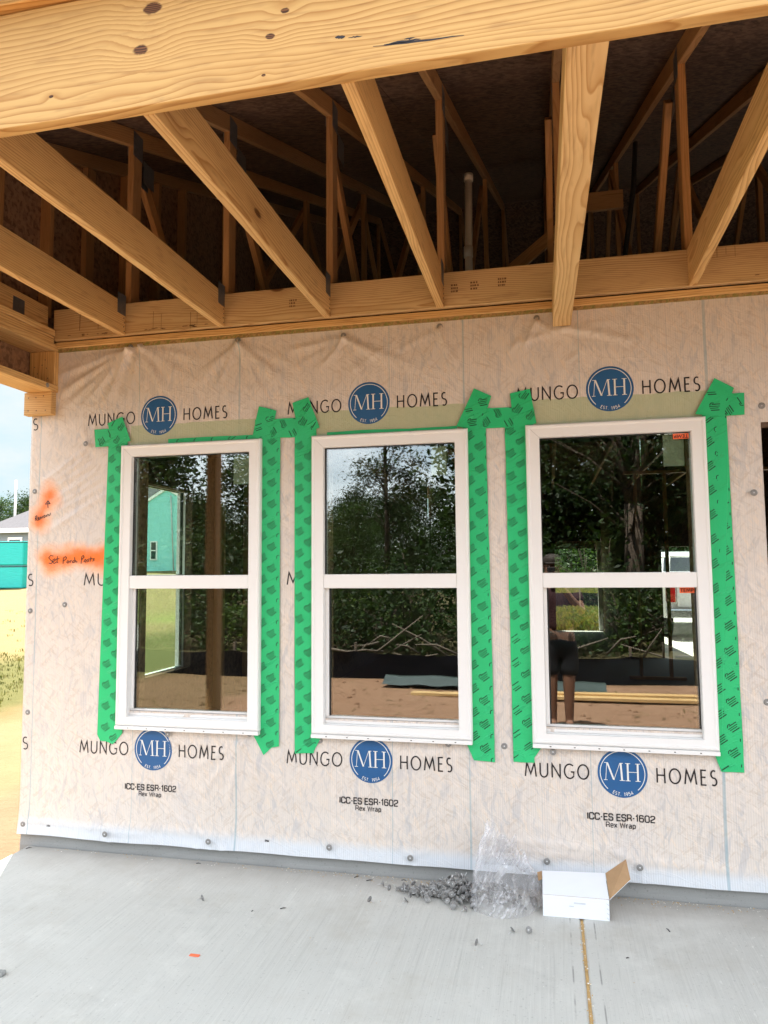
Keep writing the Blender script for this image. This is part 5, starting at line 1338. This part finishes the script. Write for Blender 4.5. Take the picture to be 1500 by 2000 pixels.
# silt fence in front of the wood
def silt(name, pts, h, label):
    t = thing(name, label, 'fence', (pts[0][0], pts[0][1], 0)); mb = MB(); sub = []
    for a, b in zip(pts, pts[1:]):
        for k in range(14): sub.append((a[0] + (b[0] - a[0]) * k / 14, a[1] + (b[1] - a[1]) * k / 14))
    vs = []; n = len(sub)
    for i, (x, y) in enumerate(sub):
        g = gz(x, y); sag = .05 * abs(sin(i / 14 * pi)) ** .6 + .02 * mnoise.noise((x * 2, y, 0))
        for q in range(5): vs.append((x, y + .04 * mnoise.noise((x * 3, q, 1)) + .05 * q / 4, g - .03 + (h - .03 - sag) * q / 4))
    for i in range(n): 
        for q in range(5): v = vs[i * 5 + q]; vs.append((v[0], v[1] - .006, v[2]))
    fs = []
    for i in range(n - 1):
        for q in range(4): fs.append((i * 5 + q, (i + 1) * 5 + q, (i + 1) * 5 + q + 1, i * 5 + q + 1)); b = n * 5; fs.append((b + i * 5 + q, b + i * 5 + q + 1, b + (i + 1) * 5 + q + 1, b + (i + 1) * 5 + q))
    mb.add(vs, fs, 0, True); build('fabric', mb, 'silt_black', t, fixn=False)
    for (x, y) in pts:
        s_ = MB(); g = gz(x, y); s_.cbox(x - .02, x + .02, y - .06, y - .02, g - .2, g + h + .06, .003); build('stake', s_, 'bark_pale', t)
silt('silt_fence', [(-20 + 2 * k, -7.05 - .11 * max(0, 2 * k - 19.5) - .10 * sin(k)) for k in range(16)], .47, 'low black silt fence along the dirt in front of the porch, seen reflected')
silt('silt_fence', [(-4, 24.5), (-1, 24.2), (2, 24.4), (4, 24.9)], .8, 'low black silt fence across the green meadow behind the house')

# boards, poly sheet and branches on the dirt
def pile(x0, x1, y, label, n=4, bend=.05):
    t = thing('lumber_board', label, 'board', ((x0 + x1) / 2, y, gz(x0, y)), 'boards lying on the dirt before the silt fence')
    board('board', (x0, y, gz(0, y) + .03), (x1, y + bend, gz(0, y) + .035), .14, .038, 'pine', t); return t
pile(-.9, 2.9, -5.85, 'long pale board lowest on the dirt before the silt fence')
bb = thing('lumber_board', 'long pale board lying across another on the dirt before the silt fence', 'board', (1.8, -6.6, 0), 'boards lying on the dirt before the silt fence')
board('board', (.2, -5.93, gz(1, -5.93) + .072), (4.3, -6.0, gz(1, -5.93) + .075), .14, .038, 'pine', bb)
bb = thing('lumber_board', 'short pale board behind the two long boards before the silt fence', 'board', (1.8, -6.8, 0), 'boards lying on the dirt before the silt fence')
board('board', (1.2, -6.2, gz(1, -6.2) + .03), (4.6, -6.15, gz(1, -6.2) + .035), .19, .04, 'pine', bb)
mb = MB(); vs = []; fs = []
for i in range(31):
    for j in range(9):
        x = -1.4 + 3.0 * i / 30; y = -6.85 + .60 * j / 8
        vs.append((x, y, gz(x, y) + .05 + .09 * exp(-((j - 4) / 2.2) ** 2) + .03 * mnoise.noise((x * 3, y * 5, 2))))
for i in range(30):
    for j in range(8): fs.append((i * 9 + j, (i + 1) * 9 + j, (i + 1) * 9 + j + 1, i * 9 + j + 1))
mb.add(vs, fs, 0, True); tag(build('plastic_sheet', mb, 'green_sheet', fixn=False), 'dark green plastic sheet bundled on the dirt behind the boards', 'sheet')
rl = random.Random(33); mb = MB()
for k in range(750):
    x = rl.uniform(-6, 5); y = -rl.uniform(2.6, 6.8); g_ = gz(x, y); a = rl.uniform(0, 6.3); L = rl.uniform(.04, .16); w = rl.uniform(.003, .007)
    if rl.random() < .6:
        dx, dy = cos(a) * L, sin(a) * L; px_, py_ = -sin(a) * w, cos(a) * w
        mb.add([(x - px_, y - py_, g_ + .004), (x + dx - px_, y + dy - py_, g_ + .02), (x + dx + px_, y + dy + py_, g_ + .02), (x + px_, y + py_, g_ + .006)], [(0, 1, 2, 3)], 0)
    else:
        r_ = rl.uniform(.01, .035); mb.lathe([(r_, -.01), (r_ * .8, r_ * .5), (r_ * .3, r_ * .8)], (x, y, g_), 5, 1)
tag(build('straw_litter', mb, ['grass_blade', 'ground_soil'], fixn=False), 'straw and clods scattered over the bare dirt in front of the porch', 'litter', kind='stuff')
mb = MB(); mb.lathe([(.035, -.06), (.045, .06), (.042, .06), (.032, -.055)], (0, 0, 0), 14, 0, True, 'x', None); mb.v = [(v[0] - 2.2, v[1] - 4.9, v[2] + gz(-2.2, -4.9) + .045) for v in mb.v]
tag(build('paper_cup', mb, 'trim_white'), 'white paper cup lying on the dirt, mirrored in the left window', 'cup')
rb = random.Random(9)
for k in range(22):
    x = rb.choice((rb.uniform(-2.4, -.6), rb.uniform(.8, 3.6))); y = rb.uniform(-9.3, -7.9); L = rb.uniform(.5, 1.6); a = rb.uniform(0, 3.1); e = rb.uniform(-.1, .7)
    p = Vector((x, y, gz(x, y) + .15 + rb.uniform(0, .35))); d = Vector((cos(a) * cos(e), sin(a) * cos(e) * .5, sin(e))) * L
    t = MB(); t.tube([p - d * .5, p + Vector((0, 0, rb.uniform(-.05, .1))), p + d * .5], [.022, .018, .008], 6)
    tag(build('branch', t, 'bark_pale'), 'pale dead branch in the brush heap behind the silt fence', 'branch', 'dead branches behind the silt fence')

# grass tufts on the open ground (left of the house and the meadow)
mb = MB(); rg = random.Random(17)
def blades(mb, x, y, h, mi):
    g = gz(x, y)
    for q in range(4):
        a = rg.uniform(0, 6.3); dx, dy = cos(a) * h * .5, sin(a) * h * .5; w = h * .05 + .004
        px, py = x + rg.gauss(0, .04), y + rg.gauss(0, .04)
        mb.add([(px - w * sin(a), py + w * cos(a), g - .01), (px + w * sin(a), py - w * cos(a), g - .01), (px + dx * .5 * rg.random() + w * .4, py + dy * .5, g + h * .7), (px + dx, py + dy, g + h)], [(0, 1, 2), (0, 2, 3)], mi)
for k in range(3500):
    t_ = rg.random() ** 1.6; y = 1.5 + 22 * t_; x = -2.0 - (y + 3.68) * rg.uniform(.60, .98) + 1.0
    d = -x - 2.05
    if not 2.0 < d < 7.8:
        if rg.random() > .06: continue
    blades(mb, x, y, rg.uniform(.02, .05) * (1 + t_), 1 if 2.2 < d < 7.5 and rg.random() < .8 else 0)
for k in range(5000):
    y = rg.uniform(16, 50); x = 1.5 + (y - 14) * rg.uniform(-.02, .09) + rg.uniform(-1, 1); blades(mb, x, y, rg.uniform(.1, .3), rg.choice((0, 1)))
tag(build('grass', mb, ['grass_blade', 'grass_green'], fixn=False), 'dry and green grass on the open ground left of and behind the house', 'grass', kind='stuff')

# ------------------------------------------------------------------ far things at the left and behind
def bundle(x, y, z, w, h, d, label):
    t = thing('wrapped_stack', label, 'stack', (x, y, z), 'teal wrapped stacks'); mb = MB(); mb.cbox(x - w / 2, x + w / 2, y - d / 2, y + d / 2, z, z + h, .06); build('film', mb, 'teal_film', t)
    mb = MB(); mb.box(x - w / 2 - .01, x + w / 2 + .01, y - d / 2 - .012, y + d / 2 + .01, z + h - .10, z + h - .03); build('strap', mb, 'rubber', t)
gb = gz(-36, 40)
bundle(-36.0, 40, gb, 4.6, 1.52, 2, 'teal film wrapped stack, the lower one, standing on the straw at the left')
bundle(-36.0, 40.0, gb + 1.56, 4.6, 1.62, 2, 'teal film wrapped stack, the upper one, under the grey house windows')
gh = thing('grey_house', 'low grey house with a hipped shingle roof beyond the teal stacks', 'house', (-44, 54, 0))
zg = gz(-48, 54)
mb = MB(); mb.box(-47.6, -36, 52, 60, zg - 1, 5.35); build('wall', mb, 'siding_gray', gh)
mb = MB(); mb.add([(-48.2, 51.4, 5.45), (-35.4, 51.4, 5.45), (-35.4, 60.6, 5.45), (-48.2, 60.6, 5.45), (-43.4, 56, 8.6), (-39.8, 56, 8.6), ], [(0, 1, 5, 4), (1, 2, 5), (2, 3, 4, 5), (3, 0, 4)]); build('roof', mb, 'shingle', gh)
mb = MB(); mb.box(-48.3, -35.3, 51.3, 51.5, 5.10, 5.48); build('fascia', mb, 'trim_white', gh)
for (x0, x1) in ((-45.75, -44.3), (-47.55, -46.7)):
    f = MB(); f.box(x0, x1, 51.9, 52.02, 2.6, 4.72); w = build('window', f, 'trim_white', gh); p = MB(); p.box(x0 + .18, x1 - .18, 51.86, 51.9, 2.7, 4.5); build('pane', p, 'glass_dark', w)
t = thing('utility_pole', 'thin pale pole standing up behind the roof of the grey house', 'pole', (-55.1, 64, 0)); mb = MB(); mb.tube([(-55.1, 64, 0), (-55.1, 64, 11.6)], [.16, .11], 8); build('pole', mb, 'pole_gray', t)
ah = thing('turquoise_house', 'tall turquoise sided house with a white edged gable, seen through the left window', 'house', (-25, 52, 0))
# gable outline from its roof line: ridge runs away from the viewer
hx0, hx1, hy = -33.6, -24.9, 50.0; zb_ = 1.2; zp = 8.25; xm = -29.25; ze = zp - (hx1 - xm) * .57 - .55
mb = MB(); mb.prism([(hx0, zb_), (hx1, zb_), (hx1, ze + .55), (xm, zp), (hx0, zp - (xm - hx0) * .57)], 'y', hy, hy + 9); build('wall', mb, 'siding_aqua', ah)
mb = MB()
for (xa, za, xb, zb2) in ((hx0 - .3, zp - (xm - hx0 + .3) * .57, xm, zp), (xm, zp, hx1 + .4, zp - (hx1 + .4 - xm) * .57)):
    mb.add([(xa, hy - .12, za - .02), (xb, hy - .12, zb2 - .02), (xb, hy - .12, zb2 + .24), (xa, hy - .12, za + .24), (xa, hy + .02, za - .02), (xb, hy + .02, zb2 - .02), (xb, hy + .02, zb2 + .24), (xa, hy + .02, za + .24)], [(0, 1, 2, 3), (7, 6, 5, 4), (0, 4, 5, 1), (2, 6, 7, 3), (1, 5, 6, 2), (0, 3, 7, 4)])
build('rake_trim', mb, 'trim_white', ah)
mb = MB()
for (xa, za, xb, zb2) in ((hx0 - .3, zp - (xm - hx0 + .3) * .57, xm, zp), (xm, zp, hx1 + .4, zp - (hx1 + .4 - xm) * .57)):
    mb.add([(xa, hy - .1, za + .26), (xb, hy - .1, zb2 + .26), (xb, hy + 9, zb2 + .26), (xa, hy + 9, za + .26), (xa, hy - .1, za + .30), (xb, hy - .1, zb2 + .30), (xb, hy + 9, zb2 + .30), (xa, hy + 9, za + .30)], [(0, 3, 2, 1), (4, 5, 6, 7), (0, 1, 5, 4), (1, 2, 6, 5), (2, 3, 7, 6), (3, 0, 4, 7)])
build('roof', mb, 'shingle', ah)
f = MB(); f.box(-30.62, -30.02, hy - .10, hy - .005, 2.52, 4.06); w = build('window', f, 'trim_white', ah)
for (z0, z1) in ((2.62, 3.24), (3.34, 3.96)): p = MB(); p.box(-30.52, -30.12, hy - .13, hy - .102, z0, z1); build('pane', p, 'glass_dark', w)
mb = MB(); mb.tube([(-28.47, hy - .12, zb_), (-28.85, hy - .12, 7.75)], .05, 6); build('downpipe', mb, 'pole_gray', ah)

mb = MB(); mb.add([(-42, 53.5, 5.5), (-30.2, 53.5, 5.5), (-30.2, 58, 10.2), (-42, 58, 10.2), (-42, 53.5, 5.7), (-30.2, 53.5, 5.7), (-30.2, 58, 10.4), (-42, 58, 10.4)], [(0, 3, 2, 1), (4, 5, 6, 7), (0, 1, 5, 4), (1, 2, 6, 5), (2, 3, 7, 6), (3, 0, 4, 7)]); build('rear_roof', mb, 'shingle', ah)
# ------------------------------------------------------------------ pickup truck behind the house
def truck():
    t = thing('pickup_truck', 'white pickup truck parked on the driveway behind the house, tail towards the viewer', 'truck', (4.1, 13.5, .02))
    cx, w, y0 = 4.25, .98, 12.6; z = .02
    prof = [(y0, z + .62), (y0, z + 1.30), (y0 + 1.75, z + 1.32), (y0 + 1.76, z + 1.36), (y0 + 5.45, z + 1.22), (y0 + 5.6, z + .95), (y0 + 5.6, z + .45), (y0 + .1, z + .45)]
    mb = MB(); mb.prism([(a, b) for a, b in prof], 'x', cx - w, cx + w); build('body', mb, 'paint_white', t)
    cab = MB()
    pr = [(y0 + 1.80, z + 1.325), (y0 + 2.05, z + 1.88), (y0 + 3.3, z + 1.90), (y0 + 4.0, z + 1.31)]
    vs = []
    for s in (-1, 1):
        for (a, b) in pr: vs.append((cx + s * (w - (.16 if b > 1.6 + z else .04)), a, b))
    cab.add(vs, [(0, 1, 2, 3), (7, 6, 5, 4), (0, 4, 5, 1), (1, 5, 6, 2), (2, 6, 7, 3), (0, 3, 7, 4)]); cb = build('cab', cab, 'paint_white', t)
    g = MB(); g.add([(cx - .74, y0 + 1.83, z + 1.42), (cx + .74, y0 + 1.83, z + 1.42), (cx + .68, y0 + 2.01, z + 1.80), (cx - .68, y0 + 2.01, z + 1.80)], [(0, 1, 2, 3)]); build('rear_window', g, 'glass_dark', cb, fixn=False)
    mb = MB(); mb.cbox(cx - .76, cx + .76, y0 - .03, y0 - .002, z + .68, z + 1.28, .012); tg = build('tailgate', mb, 'paint_white', t)
    mb = MB(); mb.cbox(cx - .12, cx + .12, y0 - .045, y0 - .031, z + 1.06, z + 1.13, .004); build('handle', mb, 'rubber', tg)
    mb = MB(); mb.cbox(cx - .45, cx + .45, y0 - .036, y0 - .031, z + .80, z + .84, .002); build('crease', mb, 'pole_gray', tg)
    for s in (-1, 1):
        mb = MB(); mb.cbox(cx + s * .875 - .09, cx + s * .875 + .09, y0 - .035, y0 - .002, z + .78, z + 1.24, .015); build('taillight', mb, 'lens_red', t)
    mb = MB(); mb.cbox(cx - .96, cx + .96, y0 - .16, y0 - .04, z + .47, z + .64, .02); bp = build('bumper', mb, 'chrome', t)
    mb = MB(); mb.cbox(cx - .16, cx + .16, y0 - .168, y0 - .161, z + .49, z + .62, .002); build('number_plate', mb, 'trim_white', bp)
    for s in (-1, 1):
        for yy in (y0 + 1.1, y0 + 4.55):
            wh = MB(); wh.lathe([(.2, -.13), (.37, -.12), (.39, -.06), (.39, .06), (.37, .12), (.2, .13)], (cx + s * .84, yy, z + .39), 24, 0, True, 'x'); ww = build('wheel', wh, 'rubber', t)
            rm = MB(); rm.lathe([(.02, .0), (.22, .0), (.23, .02)], (cx + s * .975, yy, z + .39), 16, 0, True, 'x'); build('rim', rm, 'chrome', ww)
    rk = MB()
    for s in (-1, 1): rk.tube([(cx + s * .85, y0 + .3, z + 1.3), (cx + s * .80, y0 + .45, z + 1.75), (cx + s * .80, y0 + 1.6, z + 1.75), (cx + s * .85, y0 + 1.7, z + 1.3)], .025, 8)
    rk.tube([(cx - .8, y0 + .45, z + 1.75), (cx + .8, y0 + .45, z + 1.75)], .025, 8)
    build('rack', rk, 'trim_white', t)
truck()

# ------------------------------------------------------------------ the photographer, seen only as a reflection
def skin_obj(name, verts, edges, radii, mat, parent, lev=2, root=0):
    me = bpy.data.meshes.new(name); o = parent_world(parent)
    me.from_pydata([(Vector(v) - o)[:] for v in verts], edges, [])
    ob = bpy.data.objects.new(name, me); COL.objects.link(ob); ob.parent = parent
    md = ob.modifiers.new('skin', 'SKIN'); md.use_smooth_shade = True
    sv = me.skin_vertices[0].data
    for i, r in enumerate(radii): sv[i].radius = (r, r) if not isinstance(r, tuple) else r; sv[i].use_root = (i == root)
    ss = ob.modifiers.new('sub', 'SUBSURF'); ss.levels = lev; ss.render_levels = lev
    me.materials.append(M[mat]); return ob
def person():
    px, py, g = .985, -4.02, -.13
    t = thing('person', 'person in dark shirt, black shorts and cap holding a phone, mirrored in the right window', 'person', (px, py, g))
    V = []; E = []; Rr = []
    def v(x, y, z, r, par=None):
        V.append((x, y, z)); Rr.append(r)
        if par is not None: E.append((par, len(V) - 1))
        return len(V) - 1
    pel = v(px, py, .80, (.155, .115)); wa = v(px, py, .98, (.145, .105), pel); ch = v(px - .01, py + .01, 1.17, (.165, .115), wa); sh = v(px - .02, py + .01, 1.31, (.12, .085), ch)
    nk = v(px - .035, py + .02, 1.385, .055, sh); hb = v(px - .045, py + .035, 1.44, (.060, .075), nk); hm = v(px - .05, py + .04, 1.52, (.075, .092), hb); ht = v(px - .05, py + .035, 1.60, (.055, .07), hm)
    fing = []
    for s in (-1, 1):
        hp = v(px + s * .085, py, .72, .095, pel); kn = v(px + s * .085, py + .03, .34, .062, hp); an = v(px + s * .08, py, -.04, .042, kn); fo = v(px + s * .085, py + .10, -.085, .042, an); to = v(px + s * .095, py + .19, -.10, .030, fo)
        so = v(px - .02 + s * .17, py + .01, 1.29, .062, sh); el = v(px - .02 + s * .255, py + .13, 1.06, .045, so)
        wx = .920 + s * .072; wr = v(wx + s * .02, -3.755, 1.335, .030, el); pm = v(wx - s * .006, -3.722, 1.400, (.034, .017), wr); pk = v(wx - s * .012, -3.712, 1.432, (.034, .015), pm)
        fing.append((s, wx))
    skin_obj('body', V, E, Rr, 'skin', t)
    for s, wx in fing:       # four fingers behind the phone's edge and a thumb on the near side
        for k in range(4):
            z = 1.395 + .022 * k; a = wx - s * .010
            L = (1.0, 1.12, 1.05, .86)[3 - k]
            pts = [(a + s * .004, -3.716, z - .006), (a - s * .006, -3.698, z + .004), (a - s * (.018 * L + .004), -3.6875 + .002, z + .007), (a - s * (.032 * L + .004), -3.6875 - .004 + .004, z + .006)]
            pts = [(x, min(y, -3.683), zz) for x, y, zz in pts]
            skin_obj('finger', pts, [(0, 1), (1, 2), (2, 3)], [.0095, .009, .0082, .007], 'skin', t, 2)
        pts = [(wx - s * .004, -3.727, 1.398), (wx - s * .022, -3.716, 1.420), (wx - s * .040, -3.709, 1.445), (wx - s * .048, -3.708, 1.462)]
        skin_obj('thumb', pts, [(0, 1), (1, 2), (2, 3)], [.012, .011, .0095, .008], 'skin', t, 2)
    # shirt and shorts follow the body, a little larger
    V2 = [(px, py, .84), (px, py, .98), (px - .01, py + .01, 1.17), (px - .02, py + .01, 1.335)]; E2 = [(0, 1), (1, 2), (2, 3)]; R2 = [(.175, .135), (.168, .128), (.180, .132), (.115, .085)]
    for s in (-1, 1):
        b = len(V2); V2 += [(px - .02 + s * .17, py + .01, 1.29), (px - .02 + s * .228, py + .085, 1.15)]; E2 += [(3, b), (b, b + 1)]; R2 += [.078, .070]
    skin_obj('shirt', V2, E2, R2, 'shirt', t)
    V3 = [(px, py, .84), (px, py, .74)]; E3 = [(0, 1)]; R3 = [(.168, .128), (.16, .125)]
    for s in (-1, 1):
        b = len(V3); V3 += [(px + s * .088, py, .66), (px + s * .090, py + .02, .40)]; E3 += [(1, b), (b, b + 1)]; R3 += [.112, .098]
    skin_obj('shorts', V3, E3, R3, 'shorts', t)
    for s in (-1, 1):
        skin_obj('shoe', [(px + s * .08, py - .04, -.075), (px + s * .083, py + .06, -.08), (px + s * .09, py + .20, -.092)], [(0, 1), (1, 2)], [(.05, .05), (.052, .05), (.045, .036)], 'shoe', t)
    hx, hy, hz = px - .05, py + .04, 1.52
    mb = MB(); mb.lathe([(.092, 0), (.098, .015), (.092, .06), (.06, .095), (.0, .105)], (hx, hy - .008, hz + .035), 20)
    mb.add([(hx - .075, hy + .075, hz + .045), (hx + .075, hy + .075, hz + .045), (hx + .06, hy + .155, hz + .035), (hx - .06, hy + .155, hz + .035), (hx - .075, hy + .075, hz + .052), (hx + .075, hy + .075, hz + .052), (hx + .06, hy + .155, hz + .041), (hx - .06, hy + .155, hz + .041)], [(0, 3, 2, 1), (4, 5, 6, 7), (0, 1, 5, 4), (1, 2, 6, 5), (2, 3, 7, 6), (3, 0, 4, 7)])
    build('cap', mb, 'hair', t)
    f = MB(); f.lathe([(.0, .0), (.011, .006), (.014, .02), (.008, .045)], (hx, hy + .088, hz - .028), 10); build('nose', f, 'skin', t)
    for s in (-1, 1):
        f = MB(); f.lathe([(0, -.007), (.007, -.004), (.0095, 0), (.007, .004), (0, .007)], (hx + s * .032, hy + .083, hz + .010), 10); build('eye', f, 'eye_white', t)
        f = MB(); f.lathe([(0, -.026), (.010, -.016), (.014, 0), (.012, .018), (0, .028)], (hx + s * .080, hy + .0, hz + .0), 8); build('ear', f, 'skin', t)
    f = MB(); f.cbox(hx - .024, hx + .024, hy + .080, hy + .089, hz - .050, hz - .040, .003); build('mouth', f, 'lip', t)
    ph = thing('phone', 'black phone held up in both hands by the reflected person', 'phone', (.920, -3.695, 1.36))
    mb = MB(); mb.cbox(.8825, .9575, -3.700, -3.692, 1.365, 1.520, .003); build('case', mb, 'phone_black', ph)
person()
